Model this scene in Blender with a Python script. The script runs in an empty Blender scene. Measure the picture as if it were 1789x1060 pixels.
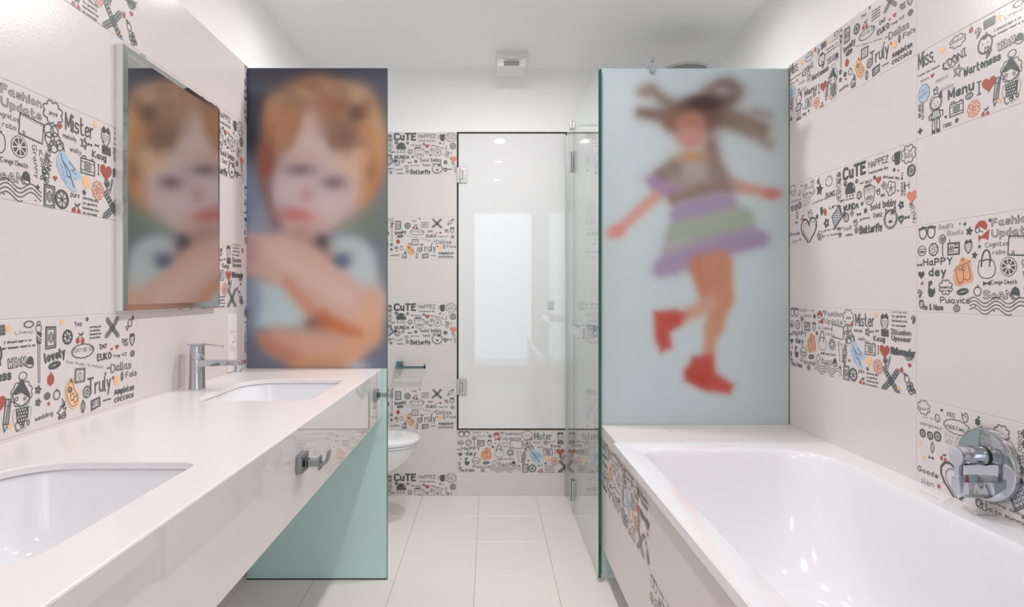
import bpy, bmesh, math, random
from mathutils import Vector, Matrix
import numpy as np
random.seed(7)
SC = bpy.context.scene
COL = SC.collection

# ------------------------------------------------------------------ camera, world, lights, exposure
F, VX, VY, EYE = 1060.0, 855.0, 511.5, 1.1895
cam = bpy.data.cameras.new('camera'); cam.sensor_fit = 'HORIZONTAL'; cam.sensor_width = 36.0
cam.lens = 36.0 * F / 1789.0
cam.shift_x = (894.5 - VX) / 1789.0; cam.shift_y = -(530.0 - VY) / 1789.0
cam.clip_start = 0.02; cam.clip_end = 60
camo = bpy.data.objects.new('camera', cam); COL.objects.link(camo)
camo.location = (0, 0, EYE); camo.rotation_euler = (math.pi / 2, 0, 0)
SC.camera = camo
W = bpy.data.worlds.new('daylight'); SC.world = W; W.use_nodes = True
W.node_tree.nodes['Background'].inputs[0].default_value = (0.86, 0.92, 1.0, 1)
W.node_tree.nodes['Background'].inputs[1].default_value = 1.35
SC.view_settings.view_transform = 'Standard'; SC.view_settings.look = 'None'
SC.view_settings.gamma = 1.0; SC.view_settings.use_curve_mapping = False
SC.view_settings.exposure = 0.24
SC.cycles.use_denoising = True
SC.cycles.max_bounces = 14; SC.cycles.diffuse_bounces = 10; SC.cycles.glossy_bounces = 6
SC.cycles.transparent_max_bounces = 16
SC.cycles.caustics_reflective = False; SC.cycles.caustics_refractive = False
SC.cycles.sample_clamp_indirect = 6.0
LAMP_W = 5.2                                     # watts of each ceiling downlight
LAMP_K = [0.85, 1.15, 2.1, 0.12, 0.1, 0.2, 0.12, 0.55]         # dimming of each
LAMP_SPOTS = [(0.09, 1.09), (0.09, 1.95), (0.10, 2.62), (0.86, 1.15), (0.88, 2.62), (-0.62, 2.62), (-0.55, 1.15), (0.09, 0.1)]
def area(name, loc, rot, sx, sy, power, col=(1, 1, 1), shape='RECTANGLE'):
    l = bpy.data.lights.new(name, 'AREA'); l.shape = shape; l.size = sx
    if shape in ('RECTANGLE', 'ELLIPSE'): l.size_y = sy
    l.energy = power; l.color = col
    o = bpy.data.objects.new(name, l); COL.objects.link(o); o.location = loc; o.rotation_euler = rot
    return o

# ------------------------------------------------------------------ materials
def lin(c):
    return tuple(((v / 255.0) / 12.92 if v / 255.0 <= 0.04045 else ((v / 255.0 + 0.055) / 1.055) ** 2.4) for v in c)
def mat(name, rgb, rough=0.5, metal=0.0, spec=0.5, coat=0.0, bump=None, vary=None, emis=None, strength=0):
    m = bpy.data.materials.new(name); m.use_nodes = True; nt = m.node_tree; b = nt.nodes['Principled BSDF']
    c = lin(rgb) + (1,)
    b.inputs['Base Color'].default_value = c; b.inputs['Roughness'].default_value = rough
    b.inputs['Metallic'].default_value = metal; b.inputs['Specular IOR Level'].default_value = spec
    b.inputs['Coat Weight'].default_value = coat; b.inputs['Coat Roughness'].default_value = 0.0
    if emis: b.inputs['Emission Color'].default_value = lin(emis) + (1,); b.inputs['Emission Strength'].default_value = strength
    tc = nt.nodes.new('ShaderNodeTexCoord')
    if vary:   # soft mottling: (scale, amount)
        n = nt.nodes.new('ShaderNodeTexNoise'); n.inputs['Scale'].default_value = vary[0]; n.inputs['Detail'].default_value = 4
        r = nt.nodes.new('ShaderNodeMix'); r.data_type = 'RGBA'
        nt.links.new(tc.outputs['Object'], n.inputs['Vector']); nt.links.new(n.outputs['Fac'], r.inputs['Factor'])
        r.inputs['A'].default_value = tuple(v * (1 - vary[1]) for v in c[:3]) + (1,)
        r.inputs['B'].default_value = tuple(min(1, v * (1 + vary[1])) for v in c[:3]) + (1,)
        nt.links.new(r.outputs['Result'], b.inputs['Base Color'])
    if bump:   # (scale, strength, stretch)
        n = nt.nodes.new('ShaderNodeTexNoise'); n.inputs['Scale'].default_value = bump[0]; n.inputs['Detail'].default_value = 3
        mp = nt.nodes.new('ShaderNodeMapping'); mp.inputs['Scale'].default_value = bump[2] if len(bump) > 2 else (1, 1, 1)
        bp = nt.nodes.new('ShaderNodeBump'); bp.inputs['Strength'].default_value = bump[1]; bp.inputs['Distance'].default_value = 0.002
        nt.links.new(tc.outputs['Object'], mp.inputs['Vector']); nt.links.new(mp.outputs['Vector'], n.inputs['Vector'])
        nt.links.new(n.outputs['Fac'], bp.inputs['Height']); nt.links.new(bp.outputs['Normal'], b.inputs['Normal'])
    return m
TILE = (219, 213, 211)
M = {}
M['tile'] = mat('ceramic_tile', TILE, 0.26, bump=(160, 0.12), vary=(3, 0.012))
M['floor_tile'] = mat('floor_tile', (236, 228, 225), 0.28, bump=(90, 0.08), vary=(2.0, 0.02))
M['grout'] = mat('grout', (228, 222, 218), 0.85, vary=(30, 0.05))
M['floor_grout'] = mat('floor_grout', (188, 172, 150), 0.9, vary=(30, 0.08))
M['paint'] = mat('white_paint', (249, 249, 250), 0.7, bump=(200, 0.04), vary=(1.5, 0.01))
M['quartz'] = mat('white_quartz', (237, 233, 234), 0.24, bump=(40, 0.01), vary=(6, 0.01))
M['gloss_front'] = mat('glossy_white_front', (224, 222, 222), 0.03, spec=0.6, coat=0.5, vary=(2, 0.01))
M['acrylic'] = mat('sanitary_white', (237, 237, 241), 0.08, coat=0.4, vary=(2, 0.004))
M['ceramic'] = mat('glazed_ceramic', (238, 239, 242), 0.06, coat=0.4, vary=(2, 0.004))
M['chrome'] = mat('chrome', (198, 202, 207), 0.06, 1.0, vary=(5, 0.02))
M['chrome_dark_reflection'] = mat('chrome_dark_reflection', (150, 158, 165), 0.1, 1.0, vary=(5, 0.02))  # same chrome for the accessories, dark reflections put into its base colour
M['steel'] = mat('brushed_steel', (190, 190, 186), 0.3, 1.0, bump=(300, 0.1, (1, 1, 12)))
M['mirror'] = mat('mirror_silver', (222, 224, 222), 0.012, 1.0, vary=(1, 0.004))
M['bevel'] = mat('mirror_bevel', (205, 205, 203), 0.05, 1.0, vary=(3, 0.01))
M['dark'] = mat('dark_gap', (62, 48, 42), 0.7, vary=(20, 0.1))
M['black'] = mat('black_rubber', (25, 25, 27), 0.5, vary=(20, 0.1))
M['plastic'] = mat('white_plastic', (232, 231, 229), 0.3, vary=(5, 0.01))
M['grey_plastic'] = mat('grey_plastic', (150, 150, 148), 0.45, vary=(5, 0.04))
M['white_glass'] = mat('white_backed_glass', (229, 230, 232), 0.02, spec=0.6, coat=0.6, vary=(1, 0.004))
M['teal_glass'] = mat('frosted_teal_glass', (196, 230, 227), 0.16, spec=0.45, vary=(1.5, 0.02))
M['edge'] = mat('green_glass_edge', (18, 82, 70), 0.06, spec=0.8, vary=(14, 0.15))
M['frame_grey'] = mat('satin_aluminium', (226, 226, 224), 0.28, 0.25, vary=(4, 0.02))
M['lamp'] = mat('lamp_lens', (255, 255, 255), 0.4, emis=(255, 250, 244), strength=9)
M['lamp_ring'] = mat('lamp_ring', (235, 235, 235), 0.35, vary=(5, 0.01))
INK = dict(ink=(88, 92, 95), red=(172, 92, 80), salmon=(213, 140, 116), orange=(243, 196, 150), blue=(176, 198, 222), paper=TILE, peach=(226, 166, 130), grey=(176, 182, 184))
INKN = list(INK); INKM = [mat('print_' + k, v, 0.3, vary=(60, 0.03)) for k, v in INK.items()]
def vcol_mat(name, rough, coat):
    m = bpy.data.materials.new(name); m.use_nodes = True; nt = m.node_tree; b = nt.nodes['Principled BSDF']
    a = nt.nodes.new('ShaderNodeVertexColor'); a.layer_name = 'print'
    nt.links.new(a.outputs['Color'], b.inputs['Base Color'])
    b.inputs['Roughness'].default_value = rough; b.inputs['Specular IOR Level'].default_value = 0.4; b.inputs['Coat Weight'].default_value = coat
    return m
M['print'] = vcol_mat('printed_film', 0.22, 0.0)
def clear_glass():
    m = bpy.data.materials.new('clear_glass'); m.use_nodes = True; nt = m.node_tree; nt.nodes.clear()
    o = nt.nodes.new('ShaderNodeOutputMaterial'); mx = nt.nodes.new('ShaderNodeMixShader')
    t = nt.nodes.new('ShaderNodeBsdfTransparent'); t.inputs[0].default_value = (0.975, 0.992, 0.985, 1)
    g = nt.nodes.new('ShaderNodeBsdfGlossy'); g.inputs['Roughness'].default_value = 0.0; g.inputs['Color'].default_value = (0.97, 0.99, 0.98, 1)
    ge = nt.nodes.new('ShaderNodeNewGeometry'); mp = nt.nodes.new('ShaderNodeMapRange')
    mp.inputs['To Min'].default_value = 1.5; mp.inputs['To Max'].default_value = 1 / 1.5
    fr = nt.nodes.new('ShaderNodeFresnel')
    nt.links.new(ge.outputs['Backfacing'], mp.inputs['Value']); nt.links.new(mp.outputs['Result'], fr.inputs['IOR'])
    nt.links.new(fr.outputs['Fac'], mx.inputs['Fac']); nt.links.new(t.outputs[0], mx.inputs[1]); nt.links.new(g.outputs[0], mx.inputs[2])
    nt.links.new(mx.outputs[0], o.inputs['Surface']); return m
M['clear'] = clear_glass()

# ------------------------------------------------------------------ mesh helpers
def tag(o, label=None, cat=None, group=None, kind=None):
    if label: o['label'] = label
    if cat: o['category'] = cat
    if group: o['group'] = group
    if kind: o['kind'] = kind
    return o
def link(name, me, parent=None):
    o = bpy.data.objects.new(name, me); COL.objects.link(o)
    if parent: o.parent = parent
    return o
def empty(name, loc, rz=0):
    o = bpy.data.objects.new(name, None); COL.objects.link(o); o.location = loc; o.rotation_euler = (0, 0, rz); o.empty_display_size = 0.05
    return o
def obj(name, bm, m, parent=None, smooth=False, world=True, edges=None):
    me = bpy.data.meshes.new(name)
    bmesh.ops.recalc_face_normals(bm, faces=bm.faces[:])
    if smooth:
        for f in bm.faces: f.smooth = True
        for e in bm.edges:
            if len(e.link_faces) == 2 and e.calc_face_angle(0) > 0.6: e.smooth = False
    bm.to_mesh(me); bm.free()
    for x in (m if isinstance(m, (list, tuple)) else [m]): me.materials.append(x)
    if parent and world:   # vertices were given in world coordinates
        me.transform(Matrix.Rotation(-parent.rotation_euler.z, 4, 'Z') @ Matrix.Translation(-Vector(parent.location)) if not parent.parent else Matrix.Translation(-ploc(parent)))
    return link(name, me, parent)
def ploc(p):
    v = Vector((0, 0, 0))
    while p: v += Vector(p.location); p = p.parent
    return v
def top(name, bm, m, origin, smooth=False):   # a top-level thing that is one mesh, origin at `origin`
    me_o = obj(name, bm, m, None, smooth)
    me_o.data.transform(Matrix.Translation(-Vector(origin))); me_o.location = origin
    return me_o
def box(bm, x0, x1, y0, y1, z0, z1, bev=0.0, seg=2):
    mx = Matrix.Translation(((x0 + x1) / 2, (y0 + y1) / 2, (z0 + z1) / 2)) @ Matrix.Diagonal((abs(x1 - x0), abs(y1 - y0), abs(z1 - z0), 1))
    r = bmesh.ops.create_cube(bm, size=1, matrix=mx)
    if bev:
        es = list({e for v in r['verts'] for e in v.link_edges})
        bmesh.ops.bevel(bm, geom=es, offset=bev, segments=seg, affect='EDGES', profile=0.6)
    return bm
def BX(*a, **k): return box(bmesh.new(), *a, **k)
def cyl(bm, p0, p1, r0, r1=None, n=28, bev=0.0):
    p0, p1 = Vector(p0), Vector(p1); d = p1 - p0; r1 = r0 if r1 is None else r1
    q = d.to_track_quat('Z', 'Y').to_matrix().to_4x4()
    r = bmesh.ops.create_cone(bm, cap_ends=True, segments=n, radius1=r0, radius2=r1, depth=d.length, matrix=Matrix.Translation((p0 + p1) / 2) @ q)
    if bev:
        es = [e for e in {e for v in r['verts'] for e in v.link_edges} if any(len(f.verts) > 4 for f in e.link_faces)]
        bmesh.ops.bevel(bm, geom=es, offset=bev, segments=2, affect='EDGES')
    return bm
def loft(bm, rings, cap0=False, cap1=False, closed=True):
    vs = [[bm.verts.new(p) for p in r] for r in rings]; n = len(vs[0])
    for a, b in zip(vs, vs[1:]):
        for i in range(n if closed else n - 1):
            j = (i + 1) % n
            try: bm.faces.new((a[i], a[j], b[j], b[i]))
            except ValueError: pass
    if cap0: bm.faces.new(vs[0][::-1])
    if cap1: bm.faces.new(vs[-1])
    return bm
def lathe(bm, prof, centre, axis='Z', n=36, sx=1, sy=1):
    c = Vector(centre); rings = []
    for r, h in prof:
        ring = []
        for i in range(n):
            a = 2 * math.pi * i / n; u, v = r * math.cos(a) * sx, r * math.sin(a) * sy
            ring.append(c + (Vector((u, v, h)) if axis == 'Z' else Vector((h, u, v)) if axis == 'X' else Vector((u, h, v))))
        rings.append(ring)
    return loft(bm, rings, True, True)
def tube(bm, pts, r, n=14, sy=None):
    pts = [Vector(p) for p in pts]; rings = []
    for i, p in enumerate(pts):
        t = (pts[min(i + 1, len(pts) - 1)] - pts[max(i - 1, 0)]).normalized()
        a = Vector((0, 1, 0)) if abs(t.y) < 0.9 else Vector((0, 0, 1))
        b = t.cross(a).normalized(); c = t.cross(b).normalized(); rr = r[i] if isinstance(r, (list, tuple)) else r
        rings.append([p + b * rr * math.cos(2 * math.pi * k / n) + c * (sy or 1) * rr * math.sin(2 * math.pi * k / n) for k in range(n)])
    return loft(bm, rings, True, True)
def rrect(x0, x1, y0, y1, r, z, k=8):   # rounded rectangle ring; r = one radius or radii for (x1y1, x0y1, x0y0, x1y0)
    rs = r if isinstance(r, (list, tuple)) else (r,) * 4; pts = []
    for (cx, cy, a0), q in zip(((x1, y1, 0), (x0, y1, 90), (x0, y0, 180), (x1, y0, 270)), rs):
        ox = cx - q if cx == x1 else cx + q; oy = cy - q if cy == y1 else cy + q
        for i in range(k + 1):
            a = math.radians(a0 + 90 * i / k); pts.append((ox + q * math.cos(a), oy + q * math.sin(a), z))
    return pts

# ------------------------------------------------------------------ the drawings printed on the tiles
GL = {'A': '00 39 60|13 53', 'B': '00 09|09 39 58 56 35 05|35 54 61 40 00', 'C': '68 49 19 06 03 10 40 61', 'D': '00 09|09 39 67 62 30 00', 'E': '09 00|09 59|05 45|00 50',
 'F': '09 00|09 59|05 45', 'G': '68 49 19 06 03 10 40 62 64|64 34', 'H': '00 09|60 69|05 65', 'I': '20 29|09 49|00 40', 'J': '49 42 30 10 02', 'K': '00 09|59 04 60', 'L': '09 00|00 50',
 'M': '00 09|09 32|32 69|69 60', 'N': '00 09|09 60|60 69', 'O': '39 19 06 03 20 40 63 66 39', 'P': '00 09|09 49 67 55 04', 'Q': '39 19 06 03 20 40 63 66 39|42 70', 'R': '00 09|09 49 67 45 04|34 60',
 'S': '68 49 19 07 15 45 63 51 20 01', 'T': '30 39|09 69', 'U': '09 02 20 40 62 69', 'V': '09 30|30 69', 'W': '09 10|10 36|36 50|50 69', 'X': '00 69|09 60', 'Y': '09 35|69 35|35 30', 'Z': '09 69|69 00|00 60',
 'a': '45 26 04 02 20 42|46 42 50', 'b': '09 00|05 26 45 41 20 01', 'c': '45 26 04 02 20 41', 'd': '49 40|45 26 04 02 20 42', 'e': '03 43 45 26 04 01 20 41', 'f': '48 29 17 10|05 35',
 'g': '46 4n 2o 0n|45 26 04 02 20 42', 'h': '09 00|04 26 45 40', 'i': '06 00|08 09', 'j': '26 2n 0o|28 29', 'k': '09 00|45 03 40', 'l': '09 01 10', 'm': '06 00|04 16 34 30|34 46 65 60',
 'n': '06 00|04 26 45 40', 'o': '26 04 02 20 42 44 26', 'p': '06 0o|05 26 45 41 20 01', 'q': '46 4o|45 26 04 02 20 42', 'r': '06 00|04 26 36', 's': '45 26 05 13 43 41 20 01', 't': '19 11 20 40|05 36',
 'u': '06 01 20 41|46 40', 'v': '06 20|20 46', 'w': '06 10|10 24|24 40|40 56', 'x': '06 40|00 46', 'y': '06 21|46 1o', 'z': '06 46|46 00|00 40', '1': '07 19 10', '4': '40 49 03 53', '&': '60 17 29 47 02 10 30 63',
 '.': '00 10', '-': '04 34'}
YY = {'m': -1, 'n': -2, 'o': -3}
def chaikin(p, it=2):
    for _ in range(it):
        q = [p[0]]
        for a, b in zip(p, p[1:]):
            q += [(a[0] * .75 + b[0] * .25, a[1] * .75 + b[1] * .25), (a[0] * .25 + b[0] * .75, a[1] * .25 + b[1] * .75)]
        q.append(p[-1]); p = q
    return p
class Art:
    def __init__(s): s.v = []; s.f = []; s.m = []; s.n = 0; s.T = Matrix.Identity(3)
    def P(s, p): x = s.T @ Vector((p[0], p[1], 1)); return x.x, x.y
    def lay(s): s.n += 1; return 0.00025 + s.n * 1.1e-6
    def poly(s, pts, c='ink'):
        z = s.lay(); b = len(s.v); s.v += [s.P(p) + (z,) for p in pts]; s.f.append(tuple(range(b, b + len(pts)))); s.m.append(INKN.index(c))
    def line(s, pts, w, c='ink', closed=False, smooth=0):
        pts = list(pts)
        if closed: pts.append(pts[0])
        if smooth and len(pts) > 2: pts = chaikin(pts, smooth)
        pts = [s.P(p) for p in pts]; z = s.lay(); ci = INKN.index(c); w *= 0.5
        L, R = [], []; n = len(pts)
        for i, p in enumerate(pts):
            a = pts[i - 1] if i else (pts[-2] if closed else p); b = pts[i + 1] if i < n - 1 else (pts[1] if closed else p)
            d1 = Vector((p[0] - a[0], p[1] - a[1])); d2 = Vector((b[0] - p[0], b[1] - p[1]))
            d1 = d1.normalized() if d1.length > 1e-9 else d2.normalized(); d2 = d2.normalized() if d2.length > 1e-9 else d1
            t = d1 + d2; t = t.normalized() if t.length > 1e-6 else d1; nx = Vector((-t.y, t.x)); k = w / max(0.55, abs(nx.dot(Vector((-d1.y, d1.x)))))
            L.append((p[0] + nx.x * k, p[1] + nx.y * k, z)); R.append((p[0] - nx.x * k, p[1] - nx.y * k, z))
        b0 = len(s.v); s.v += L + R
        for i in range(n - 1): s.f.append((b0 + i, b0 + n + i, b0 + n + i + 1, b0 + i + 1)); s.m.append(ci)
        if not closed and w > 0.006:
            for e in (pts[0], pts[-1]):
                b1 = len(s.v); z2 = z + 4e-7; s.v += [(e[0] + w * math.cos(k * math.pi / 4), e[1] + w * math.sin(k * math.pi / 4), z2) for k in range(8)]
                s.f.append(tuple(range(b1, b1 + 8))); s.m.append(ci)
    def text(s, u, v, h, w, st, style, rot=0):
        gl = []; x = 0.0
        for ch in st:
            if ch == ' ': x += 4; continue
            g = GL.get(ch, GL['o']); strokes = [[(int(t[0]), YY[t[1]] if t[1] in YY else int(t[1])) for t in k.split()] for k in g.split('|')]
            mw = max(p[0] for k in strokes for p in k)
            jy = random.uniform(-.35, .35) if style not in 'K' else 0
            gl += [[(x + p[0], p[1] + jy) for p in k] for k in strokes]; x += mw + (2.6 if style in ('k', 'K', 'b') else 2.0)
        x -= 2; sx = w / max(x, 1); sy = h / 9.0
        if all(c in 'aceimnorsuvwxz ' for c in st): sy = h / 6.0
        wk = {'t': .085, 'm': .11, 'k': .24, 'k2': .17, 'K': .30, 'b': .30, 'o': .17}[style] * h
        ca, sa = math.cos(math.radians(rot)), math.sin(math.radians(rot))
        if style == 't': wk = max(wk, 0.0062)
        def tr(p): a, b = p[0] * sx, p[1] * sy; return (u + a * ca - b * sa, v + a * sa + b * ca)
        it = 2 if h > 0.09 else 1
        big = [[tr(p) for p in k] for k in gl]
        for k in big: s.line(k, wk, 'ink', smooth=it)
        if style in ('b', 'o'):
            for k in big: s.line(k, wk - max(0.014 if style == 'b' else 0.012, .2 * wk), 'paper', smooth=it)
    def ell(s, x, y, rx, ry=None, n=20, a0=0, a1=360, rot=0):
        ry = rx if ry is None else ry; o = []; cr, sr = math.cos(math.radians(rot)), math.sin(math.radians(rot))
        full = abs(a1 - a0) >= 360
        for i in range(n if full else n + 1):
            a = math.radians(a0 + (a1 - a0) * i / n); p, q = rx * math.cos(a), ry * math.sin(a); o.append((x + p * cr - q * sr, y + p * sr + q * cr))
        return o
    def ring(s, x, y, rx, ry=None, w=.012, c='ink', **k): s.line(s.ell(x, y, rx, ry, **k), w, c, closed=True)
    def disc(s, x, y, rx, ry=None, c='ink', **k): s.poly(s.ell(x, y, rx, ry, **k), c)
    def heartp(s, x, y, r, n=22):
        o = []
        for i in range(n):
            t = 2 * math.pi * i / n; o.append((x + r / 16 * 16 * math.sin(t) ** 3, y + r / 16 * (13 * math.cos(t) - 5 * math.cos(2 * t) - 2 * math.cos(3 * t) - math.cos(4 * t))))
        return o
    def starp(s, x, y, r, k=5, q=.45, a=90): return [(x + (r if i % 2 == 0 else r * q) * math.cos(math.radians(a + 180 * i / k)), y + (r if i % 2 == 0 else r * q) * math.sin(math.radians(a + 180 * i / k))) for i in range(2 * k)]
    def scal(s, x, y, rx, ry, k, amp=.16, n=4):
        o = []
        for i in range(k * n):
            a = 2 * math.pi * i / (k * n); q = 1 - amp + amp * abs(math.sin(math.pi * i / n)) * 1.6; o.append((x + rx * q * math.cos(a), y + ry * q * math.sin(a)))
        return o
def draw(a, e):
    kd = e[0]
    if kd == 't': a.text(e[1], e[2], e[3], e[4], e[5], e[6], e[7]); return
    x, y, r = e[1:4]; r *= 1.0 if kd in ('bar', 'waves', 'drum', 'girl', 'shoe', 'dress', 'banana') else 1.16; ex = e[4] if len(e) > 4 else 0
    C = ['ink', 'red', 'salmon', 'orange'][int(ex)] if kd in ('star', 'blob', 'heart', 'cookie', 'dia') else 'ink'
    w = 0.0088 + 0.017 * min(r, .2)
    L = lambda pts, ww=1, c='ink', closed=False, sm=0: a.line([(x + p[0] * r, y + p[1] * r) for p in pts], w * ww, c, closed, sm)
    Q = lambda pts, c='ink': a.poly([(x + p[0] * r, y + p[1] * r) for p in pts], c)
    if kd == 'heart': a.poly(a.heartp(x, y, r), C)
    elif kd == 'heartline':
        a.line(a.heartp(x, y, r * 1.2), w * 2.4, 'ink', True); a.line(a.heartp(x + r * .12, y - r * .1, r * .95), w * .8, 'ink', True)
    elif kd == 'star': a.poly(a.starp(x, y, r * 1.1, 5, .5, 80), C)
    elif kd == 'starline': a.line(a.starp(x, y, r, 5, .5, 75), w, 'ink', True); a.line(a.starp(x, y, r * .5, 5, .6, 75), w * .6, 'ink', True)
    elif kd == 'dia': a.poly(a.starp(x, y, r, 4, .5), C)
    elif kd == 'dialine': a.line(a.starp(x, y, r, 4, .6), w, 'ink', True); a.disc(x, y, r * .3, n=8)
    elif kd == 'blob':
        a.poly(a.scal(x, y, r, r * 1.1, 6, .2), C)
        if ex == 1 and r > .02: a.disc(x + r * .3, y + r * 1.2, r * .3, r * .2, n=8)
    elif kd == 'bow': Q([(-1, .5), (-.15, .15), (.15, .15), (1, .6), (.85, -.5), (.15, -.15), (-.15, -.15), (-1, -.5)])
    elif kd == 'bowline': L([(-1, .5), (0, 0), (1, .6), (.8, -.5), (0, 0), (-.9, -.6)], 1, 'ink', True, 1); a.ring(x, y, r * .25, w=w * .8, n=8)
    elif kd == 'glasses':
        for s in (-1, 1):
            a.line(a.ell(x + s * .48 * r, y, r * .42, r * .5), w * 1.5, 'ink', True); L([(s * .95, .35), (s * .1, .42)], 2.4)
        L([(-.12, .12), (0, .22), (.12, .12)], 1.5)
    elif kd == 'lips':
        a.line(a.ell(x, y, r, r * .85), w, 'ink', True); L([(-1, .1), (-.4, .35), (0, .25), (.5, .35), (1, .1)], .8); L([(-.9, -.1), (-.2, -.05), (.9, -.12)], .8)
        a.text(x - r * .65, y - r * .45, r * .38, r * 1.3, 'coner', 't')
    elif kd == 'cookie':
        if C == 'salmon':
            a.line(a.scal(x, y, r, r, 9, .12), w * 1.2, C, True); [a.line(a.scal(x + r * .5 * math.cos(t), y + r * .5 * math.sin(t), r * .26, r * .26, 4, .2, 3), w * .9, C, True) for t in (0, 1.26, 2.5, 3.77, 5.03)]; a.ring(x, y, r * .2, w=w, c=C, n=9)
        else:
            a.line(a.scal(x, y, r, r, 8, .05), w * 1.4, C, True)
            for i in range(9):
                t = i * 2.4; q = r * .82 * math.sqrt((i + .5) / 9); a.poly(a.starp(x + q * math.cos(t), y + q * math.sin(t), r * .2, 3, .6, i * 40), C)
    elif kd == 'lolli':
        a.ring(x, y, r, w=w * 1.2); a.line([(x + r * .75 * t / 14 * math.cos(t), y + r * .75 * t / 14 * math.sin(t)) for t in [i * .55 for i in range(25)]], w, 'ink'); L([(0, -1), (.1, -4)], 1.4)
    elif kd == 'radio':
        L([(-1, .75), (1, .75), (1, -.8), (-1, -.8)], 1.2, 'ink', True); L([(-.85, .6), (.85, .6), (.85, -.65), (-.85, -.65)], .6, 'ink', True)
        a.disc(x - r * .35, y - r * .05, r * .42, n=14); a.ring(x - r * .35, y - r * .05, r * .22, w=w * .7, c='paper', n=10); L([(.2, .1), (.75, .1)], 2, 'ink'); L([(-.6, .75), (-.7, 1.3)], 1)
        L([(.1, .45), (.7, .45)], 1); L([(.1, -.4), (.7, -.4)], .7)
    elif kd == 'berry':
        L([(0, -1.1), (-.6, -.5), (-.75, .2), (-.45, .65), (.45, .65), (.75, .2), (.6, -.5)], 1.2, 'ink', True, 1); Q([(-.8, .55), (-.35, 1.1), (0, .8), (.4, 1.15), (.8, .55), (.4, .35), (.1, .55), (-.3, .3)])
        for i in range(8): a.disc(x + r * (-.35 + .35 * (i % 3)), y + r * (.1 - .3 * (i // 3)), r * .08, r * .1, n=6)
    elif kd == 'redgirl':
        Q([(-.9, -.05), (-.85, .5), (-.3, .95), (.4, .9), (.75, .4), (.6, -.1), (.2, .05), (-.2, .3), (-.55, .2)], 'red'); a.ring(x - r * .6, y, r * .28, w=w)
        L([(-.3, -.1), (.2, -.3)], 1); Q([(-.5, -.5), (-.1, -.75), (.4, -.4), (1, -.05), (.85, -1.2), (.3, -1), (-.1, -.95), (-.4, -1.35)], 'red')
    elif kd == 'envelope':
        L([(-.9, .8), (1, .62), (.9, -.62), (-1, -.45)], 1, 'ink', True); a.line(a.ell(x - r * .6, y - r * .3, r * .1, n=6), w * .6, 'ink', True)
        for i in range(9): L([(-.85 + i * .2, .72 - i * .02), (-.8 + i * .2, .66 - i * .02)], .8); L([(-.9 + i * .2, -.36 - i * .02), (-.85 + i * .2, -.42 - i * .02)], .8)
    elif kd == 'dress':
        Q([(-.95, -.35), (-.7, .45), (-.35, .6), (-.25, .95), (0, 1.1), (.35, .9), (.75, .85), (.7, .4), (.95, -.4), (.8, -.75), (.2, -.8), (-.3, -1.05), (-.75, -.9)], 'peach')
        L([(-.85, .1), (-.3, .45), (.3, .6), (.65, .75)], .8); L([(-.65, .15), (-.45, -.8), (-.1, -.75), (.1, -.5), (0, .4)], .8, 'ink', False, 1); L([(.1, -.5), (.5, -.6), (.75, -.35), (.45, .55)], .8, 'ink', False, 1)
        a.ring(x + r * .05, y + r * .25, r * .16, w=w * .6, n=10); a.line(a.heartp(x, y + r * .85, r * .12, 12), w * .6, 'ink', True)
        L([(-.45, .1), (-.3, .3), (-.2, .1), (-.1, .35)], .6)
    elif kd == 'bag':
        L([(-.75, .55), (-.95, -.3), (-.6, -.95), (.5, -1), (.95, -.4), (.7, .6)], .8, 'ink', True, 1); L([(-.55, .1), (-.45, 1.1), (0, 1.5), (.4, 1), (.3, .1)], 1.6, 'ink', False, 2); L([(-.6, .6), (-.3, .5), (0, .65), (.3, .5), (.6, .6)], .8)
        a.disc(x + r * .3, y + r * .05, r * .1, r * .06, n=8); a.disc(x - r * .55, y + r * .05, r * .1, r * .06, n=8)
    elif kd == 'citrus':
        if ex == 1:
            a.disc(x, y, r, n=24); a.ring(x, y, r * .86, w=w * 1.1, c='paper', n=24)
            for i in range(8): t = i * math.pi / 4 + .2; a.line([(x + r * .1 * math.cos(t), y + r * .1 * math.sin(t)), (x + r * .84 * math.cos(t), y + r * .84 * math.sin(t))], w * 1.1, 'paper')
            a.disc(x, y, r * .14, c='paper', n=8)
        else:
            a.ring(x, y, r, w=w * 1.5) if ex == 0 else a.line(a.scal(x, y, r, r, 10, .2), w * .9, 'ink', True)
            a.ring(x, y, r * (.82 if ex == 0 else .45), w=w * .6)
            for i in range(7): t = i * .9 + .3; a.line([(x, y), (x + r * .8 * math.cos(t), y + r * .8 * math.sin(t))], w, 'ink') if ex == 0 else a.disc(x + r * .25 * math.cos(t), y + r * .25 * math.sin(t), r * .09, n=5)
    elif kd == 'ribbon':
        for dx, dy, q in ((-.4, .5, .45), (.3, .1, .4), (-.1, -.5, .4)): a.line(a.starp(x + dx * r, y + dy * r, q * r * 1.3, 2, .6, 60 + 50 * dx), w, 'ink', True)
        a.disc(x, y - r * .5, r * .15, n=6)
    elif kd == 'boot': Q([(-.5, 1), (.1, 1.1), (.3, .7), (-.1, .45), (-.2, .1), (.4, -.1), (.7, .2), (.75, -.5), (.3, -1.1), (-.3, -1.1), (-.6, -.5), (-.5, .2)]); a.disc(x - r * .1, y + r * .2, r * .12, c='paper', n=7)
    elif kd == 'cloud':
        a.line(a.scal(x, y, r, r * ex * .85, 8, .16), w, 'ink', True)
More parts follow.
